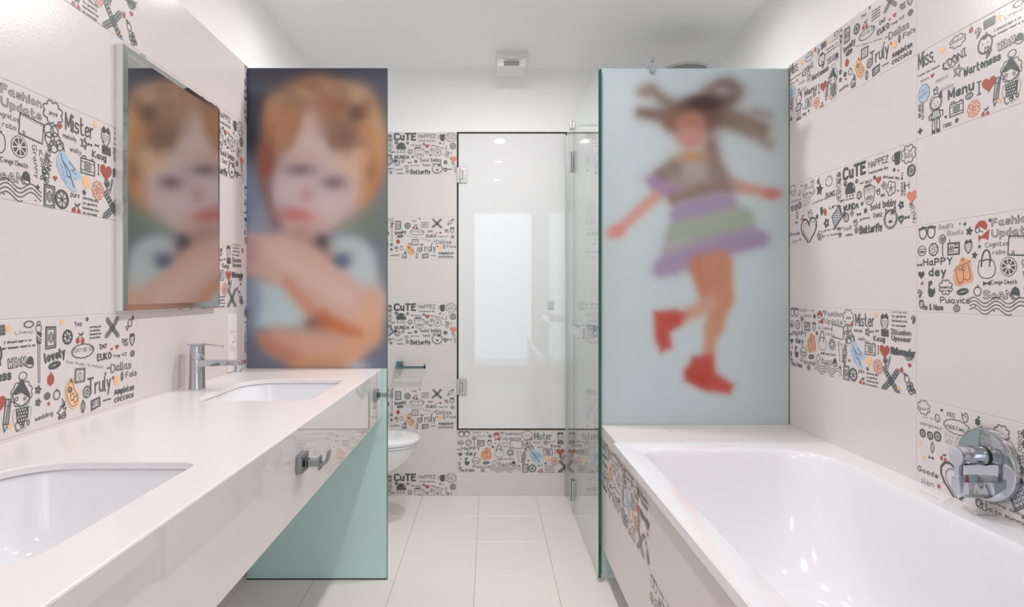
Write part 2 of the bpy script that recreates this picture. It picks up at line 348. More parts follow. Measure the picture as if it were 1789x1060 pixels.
        if r < .05 or ex == 1.0 and r < .07: a.line(a.ell(x, y, r * .45, r * .4, n=8), w * .8, 'ink', True); a.disc(x, y, r * .12, n=6)
    elif kd == 'pin': a.line(a.ell(x, y, r, r * .36, rot=8), w * 2, 'ink', True); a.line(a.ell(x, y, r * .62, r * .16, rot=8, n=12), w, 'ink', True)
    elif kd == 'fruit': L([(-.2, .8), (-.8, .4), (-.85, -.4), (-.4, -.95), (.4, -.95), (.85, -.4), (.8, .4), (.2, .8), (0, .6)], 1, 'ink', True, 1); L([(0, .7), (.1, 1.2)], 1)
    elif kd == 'hat': Q([(-1, -.2), (-.5, .8), (.1, 1.1), (.7, .7), (.9, 0), (.8, -.5)]); L([(-1, -.3), (-.3, -.9), (.6, -.9), (.9, -.4)], 1, 'ink', False, 1)
    elif kd == 'waves':
        for k in range(4): a.line([(x + r * (-1 + 2 * i / 30), y + r * (.17 - .1 * k + .085 * math.sin(i * .55 + .3) - .0 * i)) for i in range(31 if k < 3 else 22)], w * .75, 'ink')
        for i in range(6): a.disc(x + r * (-.8 + .32 * i), y + r * (.12 * math.sin(i * 2.2)), r * .025, n=6)
    elif kd == 'cluster':
        for dx, dy, q in ((-.4, .5, .5), (.2, .6, .4), (-.3, -.1, .5), (.3, 0, .5), (.75, -.35, .4), (.1, -.6, .45)): a.line(a.ell(x + dx * r, y + dy * r, q * r, n=12), w, 'ink', True)
        L([(.8, -.2), (1.3, -.7), (1.1, -.1)], 1, 'ink', True)
    elif kd == 'hatch':
        for i in range(9): L([(-1 + i * .24, .6), (-.95 + i * .24, -.6)], .9 + .5 * (i % 2))
        for i in range(3): L([(-1, .5 - i * .5), (1, .45 - i * .45)], .8)
    elif kd == 'hatch2':
        a.text(x - r, y + r * .05, r * .42, r * 2, 'EIVJO', 'o'); a.text(x - r, y - r * .55, r * .42, r * 1.9, 'WEFTY', 'o')
    elif kd == 'camera':
        L([(-1, .65), (1, .65), (1, -.75), (-1, -.75)], 1.1, 'ink', True); L([(-1, .35), (1, .35)], .7); L([(-1, -.45), (1, -.45)], .7); a.disc(x, y - r * .05, r * .46, c='paper', n=16)
        for q in (.46, .28, .12): a.ring(x, y - r * .05, r * q, w=w * 1.1, n=16)
        L([(-.8, .65), (-.75, .9), (-.3, .9), (-.25, .65)], .9); L([(.5, .8), (.8, .8)], 1)
    elif kd == 'shoe':
        Q([(-.95, .5), (-.6, 1), (-.2, .9), (.3, .45), (.95, .1), (1, -.15), (.6, -.35), (.35, -.3), (.65, -.9), (.45, -1.05), (.1, -.95), (-.5, -.5), (-.9, .1)], 'blue')
        L([(-.6, .85), (-.5, .45), (-.1, .2), (.2, -.2), (-.1, -.35), (-.2, .1), (-.5, .5)], 1, 'ink', False, 1); L([(.0, .55), (.5, .2), (.2, .1), (.6, -.05)], .9); L([(.1, -.2), (.4, -.75)], 1.2)
        for i in range(4): L([(-.7 + i * .1, .3 - i * .25), (-.45 + i * .1, .1 - i * .25)], .5)
    elif kd == 'tulip': Q([(-1, 1), (-.4, .5), (0, 1), (.4, .5), (1, 1), (.8, -.3), (0, -.9), (-.8, -.3)])
    elif kd == 'tulipline': L([(-.9, .8), (-.5, .2), (-.1, .9), (.4, .9), (.7, .2), (.5, -.6), (-.2, -.9), (-.7, -.3)], 1.1, 'ink', True, 1); L([(-.3, .1), (.1, .4), (.2, -.1)], .8)
    elif kd == 'frame':
        L([(-.62, 1), (.62, .95), (.6, -.95), (-.66, -1)], 1.3, 'ink', True); L([(-.45, .8), (.45, .77), (.42, -.75), (-.48, -.8)], .8, 'ink', True); L([(-.52, .88), (.52, .86), (.5, -.86), (-.56, -.9)], .6, 'grey', True)
        a.line(a.scal(x, y, r * .3, r * .45, 6, .2), w * .7, 'ink', True); a.line(a.ell(x, y, r * .15, r * .22, n=8), w * .6, 'ink', True)
    elif kd == 'lines':
        for i in range(4): a.text(x - r, y + r * (.55 - .42 * i), r * .22, r * (2 - .2 * (i % 2)), ['morning sky', 'tu goneris', 'bananas too', 'le caramel'][i], 't')
    elif kd == 'cherry':
        for s in (-1, 1): a.disc(x + s * r * .55, y - r * .45 - s * r * .05, r * .42, r * .48, 'red', n=14); L([(s * .5, -.1), (.1, .6)], .8)
        Q([(-.5, .9), (.1, .5), (.9, .95), (.6, .4), (0, .3)])
    elif kd == 'xbow':
        for t in (48, 132, 218, 318):
            c, s = math.cos(math.radians(t)), math.sin(math.radians(t))
            a.line([(x + c * r * .12, y + s * r * .12), (x + c * r * .55, y + s * r * .55), (x + c * r * .95, y + s * r * .95)], r * .4, 'ink')
            for k in (.35, .58, .8, 1.0):
                for q in (-.09, .09): a.disc(x + r * (c * k - s * q), y + r * (s * k + c * q), r * .05, c='paper', n=6)
    elif kd == 'tomato': a.ring(x, y, r, r * 1.05, w=w * 1.8); Q([(-.6, .8), (-.1, .55), (.6, .85), (.3, 1.1), (.2, 1.5), (0, 1.1)]); [a.disc(x + q * r, y + s * r, r * .1, n=6) for q, s in ((-.35, .1), (.35, .1), (0, -.35))]
    elif kd == 'tomatored': a.disc(x, y, r * .85, r * 1.05, 'red'); L([(0, 1), (.05, 1.4)], 1)
    elif kd == 'blueoval': a.poly(a.scal(x, y, r * .85, r, 9, .05), 'blue'); a.line(a.scal(x, y, r * .85, r, 9, .06), w * .7, 'ink', True); a.text(x - r * .55, y + r * .15, r * .32, r * 1.1, 'COLA', 'm', 12); a.text(x - r * .6, y - r * .4, r * .32, r * 1.2, 'SUPARI', 'm', 12)
    elif kd == 'pencil':
        L([(-.1, 1.02), (.3, .95), (.05, -.55), (-.33, -.48)], 1, 'ink', True); L([(-.33, -.48), (-.25, -.95), (.05, -.55)], 1.1, 'ink', True); L([(.1, .9), (-.2, -.5)], .6); L([(.2, .9), (-.1, -.52)], .6); L([(-.08, .62), (.22, .56)], .8); Q([(-.27, -.8), (-.25, -.95), (-.18, -.82)])
    elif kd == 'girl':
        a.line(a.scal(x, y + r * .45, r * .4, r * .4, 12, .1), w * .6, 'ink', True); a.ring(x, y + r * .42, r * .32, r * .28, w=w * .8); [a.disc(x + q * r, y + r * .42, r * .035, n=7) for q in (-.12, .12)]; L([(-.06, .3), (0, .27), (.06, .3)], .7)
        Q([(.15, .75), (.35, .95), (.4, .7), (.3, .5)]); L([(-.2, .1), (-.32, -.3), (.3, -.3), (.2, .1)], 1.1, 'ink', True); a.disc(x - r * .03, y - r * .12, r * .2, r * .18, 'grey', n=14)
        L([(-.22, .02), (-.45, -.1), (-.42, -.3)], 1); L([(.22, .02), (.45, -.05), (.42, -.28)], 1)
        for s in (-.15, .15): L([(s - .08, -.35), (s - .1, -.9), (s + .1, -.9), (s + .07, -.35)], .9, 'ink', True); Q([(s - .12, -.75), (s - .12, -1), (s + .12, -1), (s + .1, -.88)])
    elif kd == 'drum':
        L([(-.04, .45), (.04, .45), (.05, -.8), (-.02, -.8)], .5, 'ink', True); Q([(-.1, .75), (.12, .75), (.1, .4), (-.08, .4)]); a.ring(x, y + r * .88, r * .12, w=w * .6, n=12); L([(-.1, .7), (.1, .55)], .8, 'paper'); L([(-.05, .6), (.08, .45)], .6, 'paper'); a.ring(x, y + r * 1.03, r * .07, w=w * .6, n=9)
    elif kd == 'bungirl':
        a.line(a.scal(x, y + r * .25, r * .52, r * .5, 10, .1), w * .6, 'ink', True); a.ring(x + r * .05, y + r * .92, r * .2, r * .16, w=w * .6, n=14); Q([(-.5, .3), (-.2, .6), (.0, .85), (.15, .6), (.4, .2), (.42, .0), (.2, .15), (0, .3), (-.3, .25)])
        L([(-.45, .25), (-.35, -.05), (0, -.25), (.35, -.05), (.42, .1)], .8, 'ink', False, 1); a.ring(x - r * .25, y + r * .1, r * .07, w=w * .6, n=8); a.ring(x + r * .15, y + r * .05, r * .06, w=w * .6, n=8)
        L([(-.4, -.3), (-.45, -.8), (-.1, -1.2), (.3, -1.05), (.5, -.5), (.42, -.25)], .6, 'grey', True, 1); Q([(-.3, -.28), (.35, -.28), (.3, -.75), (.05, -1), (-.25, -.8)])
        for i in range(20): a.disc(x + r * (-.2 + .12 * (i % 4) + .05 * (i // 4 % 2)), y + r * (-.36 - .13 * (i // 4)), r * .035, c='paper', n=6)
    elif kd == 'candy': a.line(a.ell(x, y, r * .55, r * .5, n=14, rot=30), w, 'ink', True); L([(.45, .4), (1, .6), (.8, 1.1), (.3, .6)], 1, 'ink', True); L([(-.45, -.4), (-1, -.5), (-.7, -1), (-.3, -.5)], 1, 'ink', True); [a.disc(x + r * .3 * math.cos(q), y + r * .25 * math.sin(q), r * .07, n=6) for q in (0, 1.5, 3, 4.5)]; a.disc(x + r * .75, y + r * .75, r * .15, n=7)
    elif kd == 'label': a.line(a.scal(x, y, r * 1.0, r * .42, 16, .06), w * .8, 'ink', True)
    elif kd == 'leaf': L([(0, 1), (-.45, .3), (-.3, -.6), (0, -1), (.35, -.4), (.45, .4)], 1, 'ink', True, 1); L([(0, .7), (0, -.8)], .7)
    elif kd == 'stamp': L([(-.9, .95), (1, .85), (.9, -.9), (-1, -.85)], 1, 'ink', True); L([(-.7, .75), (.8, .65), (.7, -.7), (-.8, -.65)], .5, 'ink', True); a.line(a.ell(x, y, r * .3, r * .4, n=10), w * .6, 'ink', True)
    elif kd == 'banana':
        Q([(-.15, 1.05), (.15, .9), (.25, .3), (.5, 0), (.8, -.35), (.6, -.85), (.2, -1.1), (-.25, -.85), (-.6, -.2), (-.65, .5)], 'orange'); L([(-.15, .85), (.05, .75), (.15, .2), (.65, -.3), (.45, -.75), (.1, -.9), (-.2, -.7), (-.5, -.1), (-.5, .4)], .8, 'ink', True, 1)
        Q([(-.2, .85), (-.05, 1), (.05, .8), (-.05, .65)]); a.disc(x - r * .2, y + r * .25, r * .2, r * .22, n=10); a.disc(x - r * .2, y + r * .28, r * .07, c='orange', n=6); L([(-.2, -.1), (-.05, -.5), (.2, -.3), (.1, .0)], .8, 'ink', True); L([(.1, -.4), (.4, -.15), (.5, -.5), (.2, -.65)], .8, 'ink', True)
    elif kd == 'card': L([(-.95, .5), (.9, .75), (.95, -.45), (-.9, -.8)], 1.2, 'ink', True); L([(-.8, .38), (.78, .6), (.8, -.38), (-.78, -.62)], .6, 'ink', True); a.disc(x - r * .35, y, r * .34, n=12); a.ring(x - r * .35, y, r * .17, w=w * .7, c='paper', n=8); L([(.2, .2), (.6, .25)], 1); L([(.2, -.1), (.6, -.05)], 1)
    elif kd == 'squirrel': a.line(a.starp(x, y - r * .2, r * .7, 5, .55, 30), w, 'ink', True); Q([(0, .2), (.5, .4), (.4, .9), (.1, .7)]); Q([(-.6, -.6), (-.2, -.5), (-.4, -1)]); L([(.2, .8), (.0, 1.2)], 1); a.ring(x + r * .25, y - r * .6, r * .3, w=w, n=10)
    elif kd == 'smile': a.ring(x, y, r * .85, r, w=w * 1.1, n=16); [a.disc(x + q * r, y + r * .1, r * .09, r * .16, n=6) for q in (-.2, .2)]; L([(-.35, -.35), (0, -.5), (.35, -.35)], .8)
    elif kd == 'badge': a.line(a.scal(x, y, r, r, 4, .05, 6), w * 1.5, 'ink', True); a.line(a.scal(x, y, r * .72, r * .72, 4, .05, 5), w * .9, 'ink', True); a.disc(x, y, r * .42, n=9); a.disc(x, y + r * .05, r * .15, c='paper', n=6)
    elif kd == 'mask': Q([(-1, .6), (-.4, .8), (0, .1), (-.3, -.7), (-.8, -.4)]); Q([(0, .3), (.5, .4), (1, -.1), (.8, -.8), (.3, -.7), (0, -.2)], 'red')
    elif kd == 'flowerd': a.poly(a.scal(x, y, r, r, 5, .3, 5), 'ink'); a.disc(x, y, r * .25, c='paper', n=7)
    elif kd == 'flower':
        a.line(a.scal(x, y, r, r, 5, .2, 5), w, 'ink', True); a.disc(x, y, r * .14, n=8)
        for t in range(5): q = t * 1.257 + .3; a.line([(x, y), (x + r * .6 * math.cos(q), y + r * .6 * math.sin(q))], w * .9, 'ink')
    elif kd == 'mesh':
        L([(-.8, .1), (.4, 1), (.9, -.1), (-.3, -1)], 1.3, 'ink', True)
        for i in range(5):
            t = (i + .5) / 5; L([(-.8 + 1.2 * t, .1 + .9 * t), (-.3 + 1.2 * t, -1 + .9 * t)], 1); L([(-.8 + .5 * t, .1 - 1.1 * t), (.4 + .5 * t, 1 - 1.1 * t)], 1)
        for i in range(16): s, t = (i % 4 + .62) / 5, (i // 4 + .62) / 5; a.disc(x + r * (-.8 + 1.2 * s + .5 * t), y + r * (.1 + .9 * s - 1.1 * t), r * .08, c='blue', n=5)
    elif kd == 'mug': Q([(-.4, .9), (.95, 1), (.85, -.8), (.5, -1), (-.2, -.95), (-.4, -.2)]); a.line(a.ell(x - r * .5, y + r * .15, r * .35, r * .4, n=12), w * 1.3, 'ink', True)
    elif kd == 'mushroom':
        Q([(-.95, -.2), (-.85, .3), (-.4, .8), (.1, .9), (.6, .7), (.9, .2), (.95, -.4), (.6, -.35), (.3, -.45), (-.1, -.35), (-.6, -.45)])
        for q in (-.6, 0, .55): a.disc(x + q * r, y - r * .62, r * .13, n=7); L([(q - .2, -1), (q, -.9), (q + .2, -1)], 1.2)
        L([(.5, .5), (.7, .1)], 1, 'paper')
    elif kd == 'jar': L([(-.9, .85), (.9, .95), (.85, 0), (.5, -.85), (-.2, -.95), (-.75, -.3)], .9, 'ink', True, 1); L([(-.9, .6), (.9, .7)], .6); a.ring(x, y - r * .35, r * .3, w=w * .5, n=10)
    elif kd == 'bar': L([(-1, 0), (1, .15)], 2.2)
    elif kd == 'cat': a.ring(x, y, r, r * .95, w=w * 1.2); a.ring(x, y, r * .84, r * .8, w=w * .6); [L([(s * .75, .6), (s * .8, 1.1), (s * .3, .9)], 1) for s in (-1, 1)]; Q([(.0, .5), (.3, .9), (.7, .8), (.4, .4)]); a.disc(x, y - r * .25, r * .3, r * .16, n=12); [a.disc(x + s * r * .35, y + r * .1, r * .06, n=6) for s in (-1, 1)]
ART = {}
ART['B'] = [
    ('glasses',0.172,0.909,0.117),('t',0.355,0.923,0.054,0.207,'Roudlfe','o',0),('t',0.477,0.843,0.053,0.218,'Bloudte','o',0),
    ('dia',0.651,0.956,0.014,0),('dia',0.721,0.945,0.023,0),('star',0.779,0.863,0.043,0),('redgirl',0.94,0.865,0.082),('dia',1.04,0.946,0.024,0),
    ('t',1.066,0.886,0.065,0.445,'Fashion','b',0),('t',1.066,0.775,0.065,0.445,'Update','b',0),('lips',0.09,0.706,0.057),
    ('cookie',0.273,0.709,0.058,0),('lolli',0.406,0.814,0.04),('radio',0.566,0.699,0.07),('berry',0.767,0.709,0.058),('star',0.911,0.693,0.02,0),
    ('t',0.985,0.681,0.044,0.267,'Cognitos','t',0),('t',1.076,0.603,0.044,0.142,'rabo','t',0),('star',0.849,0.609,0.035,0),
    ('envelope',1.393,0.653,0.125),('bow',0.055,0.545,0.035),('t',0.119,0.536,0.069,0.431,'HaPPY','k',0),('t',0.206,0.415,0.085,0.253,'dey','k',0),
    ('heart',0.081,0.432,0.045,0),('dress',0.695,0.442,0.148),('bag',1.0,0.486,0.103),('citrus',1.256,0.475,0.081,1),('star',0.093,0.332,0.022,1),
    ('ribbon',0.063,0.214,0.044),('boot',0.235,0.269,0.073),('cloud',0.454,0.285,0.08,1.0),('t',0.379,0.272,0.031,0.152,'sweety','t',0),
    ('t',0.39,0.236,0.026,0.118,'love','t',0),('pin',0.691,0.235,0.063),('fruit',0.886,0.243,0.046),('bow',1.003,0.318,0.041),
    ('t',1.056,0.309,0.04,0.293,'Congo Death','t',0),('t',0.965,0.168,0.073,0.344,'SeAN','b',0),('hat',1.329,0.222,0.049),
    ('t',0.378,0.111,0.069,0.404,'Puiavice','o',0),('berry',0.081,0.096,0.042),('t',0.119,0.03,0.069,0.295,'ho & Nuno','k2',0),
    ('cloud',0.61,0.059,0.035,1.0),('waves',1.147,0.087,0.364),('t',1.399,0.526,0.049,0.283,'Granny','t',-82),
    ('t',1.474,0.495,0.049,0.269,'Kooles','t',-75),('t',1.547,0.233,0.053,0.348,'SHORTBREAD','k2',74),('t',1.592,0.222,0.049,0.222,'BUNNY','k2',76),
    ('cloud',1.656,0.884,0.105,1.0),('t',1.602,0.863,0.04,0.111,'joys','t',0),('heart',1.743,0.789,0.03,1),
    ('t',1.824,0.783,0.158,0.394,'Mister','m',0),('blob',2.255,0.94,0.026,3),('berry',2.427,0.859,0.085),('cluster',1.652,0.647,0.105),
    ('t',1.79,0.694,0.044,0.182,'melody','t',0),('starline',2.087,0.708,0.053),('bow',2.178,0.718,0.028),('bow',2.283,0.734,0.028),
    ('t',2.214,0.607,0.061,0.222,'Kaug','k',0),('hatch',2.437,0.718,0.061),('t',1.885,0.586,0.049,0.156,'wally','t',0),('camera',2.142,0.491,0.089),
    ('t',2.291,0.445,0.101,0.032,'I','m',0),('heart',2.431,0.491,0.085,1),('shoe',1.865,0.384,0.178),('blob',2.121,0.33,0.049,3),
    ('cookie',2.299,0.277,0.077,2),('lolli',2.445,0.374,0.032),('t',2.502,0.273,0.049,0.162,'Illusion','t',70),('tulip',2.607,0.506,0.044),
    ('frame',1.612,0.105,0.089),('citrus',1.774,0.105,0.073,0),('heart',1.683,0.287,0.024,1),('dia',1.466,0.166,0.026,0),
    ('t',1.895,0.152,0.053,0.121,'pure','t',0),('star',2.087,0.222,0.028,0),('lines',2.188,0.091,0.101),('cherry',1.972,0.047,0.057),
    ('xbow',2.552,0.131,0.162),('lines',2.709,0.908,0.117),('t',2.556,0.718,0.054,0.353,'Illusion','b',0),('t',2.57,0.641,0.053,0.339,'Upooser','b',0),
    ('t',2.556,0.47,0.082,0.426,'Rebounder','k',0),('cloud',2.866,0.462,0.042,1.0),('heart',2.887,0.365,0.027,1),('blob',2.746,0.286,0.025,1),
    ('fruit',2.839,0.201,0.042),('cluster',2.9,0.096,0.06),('blob',2.696,0.07,0.022,3),('ribbon',2.96,0.909,0.042),
    ('t',2.943,0.431,0.036,0.093,'noon','t',90),('heart',2.8,0.247,0.018,0),]
ART['D'] = [
    ('t',0.034,0.816,0.176,0.258,'Miss.','m',0),('blob',0.409,0.89,0.034,3),('cloud',0.623,0.902,0.092,0.7),
    ('t',0.547,0.898,0.037,0.161,'sailor','t',0),('blob',0.802,0.939,0.025,1),('ribbon',0.899,0.875,0.048),('hatch',1.033,0.915,0.06),
    ('tomato',0.98,0.721,0.074),('star',1.141,0.921,0.033,3),('t',1.211,0.869,0.031,0.202,'Lineap','m',0),('cloud',1.363,0.947,0.047,0.6),
    ('t',1.091,0.8,0.021,0.3,'I should sign a yo','t',0),('t',1.051,0.752,0.021,0.386,'men sleeps need is so','t',0),
    ('t',0.023,0.727,0.026,0.345,'Come non mount','t',0),('t',0.073,0.651,0.03,0.127,'story','t',0),('heart',0.257,0.665,0.025,1),
    ('cloud',0.522,0.704,0.094,0.55),('t',0.432,0.666,0.08,0.311,'LOONI','k2',8),('starline',0.625,0.582,0.061),
    ('t',0.712,0.497,0.077,0.452,'Wartoness','k',0),('t',0.306,0.562,0.047,0.176,'smoke','o',0),('t',0.402,0.441,0.046,0.156,'bobby','o',0),
    ('blueoval',0.123,0.508,0.089),('tulipline',0.31,0.477,0.037),('t',0.496,0.32,0.095,0.343,'Menu','k',0),('t',0.883,0.239,0.127,0.045,'I','m',0),
    ('heart',1.028,0.307,0.075,1),('camera',0.606,0.192,0.08),('cloud',0.779,0.268,0.04,0.8),('cookie',0.835,0.118,0.068,2),
    ('cherry',0.983,0.041,0.044),('pencil',1.126,0.196,0.117),('girl',0.309,0.242,0.236),('t',0.034,0.409,0.036,0.159,'TEMP NO','k',-90),
    ('t',0.087,0.392,0.032,0.176,'NOODLES','k2',-90),('dia',0.061,0.093,0.042,0),('heart',0.456,0.143,0.018,0),
    ('t',0.422,0.026,0.045,0.112,'roma','t',0),('star',0.612,0.063,0.027,0),('ribbon',1.022,0.631,0.052),('t',1.138,0.594,0.071,0.185,'WEAM','b',0),
    ('hat',1.374,0.614,0.044),('drum',1.479,0.652,0.289),('bungirl',1.283,0.297,0.194),('t',1.221,0.039,0.074,0.153,'Curo','m',12),
    ('t',1.437,0.083,0.042,0.216,'wedding','t',4),('star',1.15,0.102,0.028,3),('frame',1.63,0.813,0.085),('citrus',1.849,0.801,0.056,0),
    ('blob',1.773,0.945,0.02,3),('t',1.947,0.896,0.049,0.112,'Your','t',0),('star',2.132,0.96,0.023,0),('cherry',2.028,0.781,0.055),
    ('lines',2.262,0.821,0.075),('xbow',2.54,0.848,0.117),('candy',2.856,0.885,0.066),('berry',2.896,0.701,0.057),('bowline',2.759,0.696,0.04),
    ('t',1.559,0.59,0.079,0.261,'lovely','k',8),('pin',1.675,0.553,0.06),('label',2.069,0.648,0.139),('t',1.923,0.643,0.035,0.321,'TOXY BE IDS','m',0),
    ('bowline',2.386,0.666,0.047),('heart',2.528,0.624,0.016,1),('heart',2.618,0.638,0.027,1),('t',2.739,0.635,0.034,0.078,'ove','t',0),
    ('t',2.291,0.529,0.061,0.229,'EUKO','k',0),('t',2.552,0.531,0.03,0.239,'Yogi XZ','t',0),('cloud',2.902,0.539,0.032,1.0),
    ('t',1.83,0.555,0.029,0.557,'the music is makes','m',-12),('blob',2.421,0.376,0.012,0),('t',2.516,0.378,0.084,0.354,'Dallas','o',0),
    ('leaf',2.708,0.307,0.043),('t',2.778,0.282,0.065,0.2,'Fals','o',0),('bow',2.473,0.428,0.021),('tomatored',1.626,0.426,0.044),
    ('stamp',2.024,0.411,0.064),('banana',1.911,0.254,0.149),('blob',2.608,0.275,0.039,3),('blob',2.552,0.316,0.015,1),
    ('t',2.143,0.201,0.155,0.361,'Truly','m',0),('t',2.576,0.129,0.06,0.353,'Ampiston','k',0),('t',2.576,0.046,0.045,0.347,'coccoco','b',0),
    ('citrus',2.128,0.232,0.048,2),('fruit',1.704,0.278,0.042),('cloud',1.582,0.283,0.028,1.0),('leaf',2.069,0.095,0.056),('card',2.262,0.092,0.063),
    ('t',2.386,0.09,0.021,0.129,'hanover','t',0),('starline',1.47,0.358,0.033),('starline',1.47,0.245,0.03),('squirrel',1.773,0.118,0.079),
    ('blob',1.6,0.209,0.014,1),]
ART['A'] = [
    ('cloud',0.118,0.909,0.08,1.0),('t',0.048,0.877,0.037,0.139,'swirl','t',0),('t',0.108,0.789,0.034,0.156,'cm 41','m',0),('smile',0.331,0.829,0.036),
    ('t',0.468,0.885,0.046,0.118,'VOOII','t',0),('heart',0.395,0.93,0.019,0),('tulipline',0.727,0.914,0.049),('blob',0.888,0.906,0.03,0),
    ('blob',0.904,0.957,0.011,0),('t',0.058,0.707,0.04,0.328,'adangibread','m',0),('label',0.609,0.79,0.156),
    ('t',0.45,0.758,0.035,0.318,'oTODIE E.WALLS','t',0),('badge',0.102,0.611,0.037),('badge',0.22,0.61,0.037),('badge',0.334,0.628,0.044),
    ('hatch2',0.557,0.645,0.093),('leaf',0.255,0.481,0.056),('bow',0.236,0.364,0.036),('cherry',0.423,0.422,0.046),('blob',0.068,0.491,0.02,3),
    ('blob',0.114,0.334,0.019,3),('t',0.028,0.163,0.052,0.312,'Goods','k',0),('t',0.068,0.039,0.063,0.206,'jilen','t',0),('star',0.353,0.079,0.028,1),
    ('blob',0.427,0.15,0.012,1),('heartline',0.612,0.212,0.166),('flower',0.935,0.089,0.058),('cloud',1.178,0.861,0.074,1.0),
    ('t',1.098,0.631,0.064,0.231,'BUMI','k',0),('t',1.361,0.926,0.04,0.367,'GOGO MAP','k2',-90),('t',1.449,0.901,0.04,0.534,'HEAVEN FAN','k2',-90),
    ('t',1.185,0.454,0.048,0.227,'Lero','k',0),('t',0.724,0.584,0.039,0.656,'unbelievable day','t',4),('star',0.925,0.781,0.084,0),
    ('mask',1.03,0.441,0.083),('blob',0.854,0.38,0.031,0),('flowerd',1.111,0.254,0.056),('mesh',1.38,0.314,0.138),
    ('t',1.03,0.134,0.034,0.488,'gonna dealers','t',0),('t',0.995,0.054,0.038,0.498,'up to summing','t',0),('smile',0.911,0.077,0.038),
    ('tulipline',0.657,0.444,0.063),('blob',1.56,0.327,0.032,0),('t',1.543,0.817,0.142,0.501,'CuTE','K',0),('t',2.109,0.863,0.08,0.39,'HAPPEZ','o',0),
    ('mug',2.647,0.868,0.071),('cloud',2.866,0.874,0.105,1.0),('t',2.795,0.885,0.057,0.142,'Cyr','o',0),('t',2.8,0.823,0.046,0.137,'ooo','t',0),
    ('t',2.109,0.775,0.041,0.385,'frenchcream day','t',0),('mushroom',1.697,0.641,0.108),('flowerd',1.433,0.908,0.032),('flowerd',1.433,0.811,0.03),
    ('t',1.406,0.737,0.039,0.211,'coco sun','k2',-90),('flowerd',1.585,0.749,0.034),('flowerd',1.85,0.737,0.027),('bow',1.964,0.692,0.03),
    ('t',2.027,0.669,0.034,0.154,'SMILES','k2',0),('bar',2.089,0.632,0.063),('blob',2.231,0.715,0.022,0),('heart',2.311,0.669,0.048,1),
    ('t',2.396,0.677,0.039,0.313,'whatever day','t',-14),('jar',2.123,0.498,0.114),('t',2.038,0.538,0.039,0.176,'COLD','o',0),
    ('t',2.061,0.447,0.057,0.137,'dob','o',0),('cookie',1.907,0.538,0.043,0),('dialine',2.414,0.584,0.043),('flower',2.552,0.521,0.073),
    ('t',2.738,0.68,0.03,0.284,'THE DINER','t',-90),('t',2.787,0.561,0.027,0.173,'AMBER','k2',-90),('badge',2.914,0.669,0.057),
    ('t',2.874,0.464,0.085,0.085,'I','m',90),('heart',2.926,0.362,0.075,2),('t',1.549,0.373,0.075,0.341,'WUNDA','k',0),('star',1.97,0.415,0.03,0),
    ('t',2.158,0.302,0.075,0.182,'bold','k2',0),('t',2.402,0.302,0.082,0.239,'bobby','k2',0),('cookie',1.609,0.274,0.052,0),
    ('dialine',1.742,0.316,0.039),('bow',1.901,0.282,0.039),('star',2.044,0.311,0.039,0),('flowerd',2.738,0.288,0.039),
    ('t',2.874,0.282,0.068,0.256,'WRYNO','t',-72),('t',2.209,0.197,0.068,0.171,'toaz','o',0),('cat',2.544,0.14,0.105),
    ('t',1.924,0.02,0.091,0.455,'Butterfly','k',0),('t',1.549,0.077,0.068,0.193,'fresh','t',8),('t',1.606,0.015,0.039,0.148,'sweety','t',0),
    ('tulipline',1.828,0.174,0.046),('flower',1.845,0.072,0.032),('t',1.924,0.197,0.034,0.205,'gummo','t',0),('heartline',2.738,0.117,0.032),
    ('bow',2.846,0.123,0.036),('flowerd',1.458,0.043,0.023),('t',1.401,0.117,0.034,0.091,'spy','t',0),('tulipline',2.311,0.515,0.039),
    ('bowline',2.396,0.459,0.03),('blob',2.613,0.737,0.018,0),('blob',2.687,0.715,0.011,1),('blob',2.681,0.47,0.01,0),('bow',1.515,0.527,0.034),]
def art_mesh(key):
    a = Art(); random.seed(ord(key))
    for e in ART[key]:
        try: draw(a, e)
        except Exception as ex: print('motif failed', e, ex)
    return a
def print_mesh(a, name, H=0.25, u0=0, u1=3, v0=0, v1=1):   # clipped window of the drawing, moved to the window's corner
    me = bpy.data.meshes.new(name); me.from_pydata([(p[0] * H, p[1] * H, p[2]) for p in a.v], [], a.f)
    for k in INKM: me.materials.append(k)
    me.polygons.foreach_set('material_index', a.m)
    bm = bmesh.new(); bm.from_mesh(me)
    e = 0.006
    for co, no in (((u0 + e, 0), (-1, 0)), ((u1 - e, 0), (1, 0)), ((0, v0 + e), (0, -1)), ((0, v1 - e), (0, 1))):
        bmesh.ops.bisect_plane(bm, geom=bm.verts[:] + bm.edges[:] + bm.faces[:], plane_co=(co[0] * H, co[1] * H, 0), plane_no=(no[0], no[1], 0), clear_outer=True)
    for f in bm.faces:
        if f.normal.z < 0: f.normal_flip()
    bm.to_mesh(me); bm.free(); me.transform(Matrix.Translation((-u0 * H, -v0 * H, 0))); return me
ARTS = {k: art_mesh(k) for k in 'ABD'}
PRINTS = {}
def get_print(key, u0, u1, v0, v1):
    k = (key, round(u0, 2), round(u1, 2), round(v0, 2), round(v1, 2))
    if k not in PRINTS: PRINTS[k] = print_mesh(ARTS[key], 'tile_print', 0.25, *k[1:])
    return PRINTS[k]
TM = {}
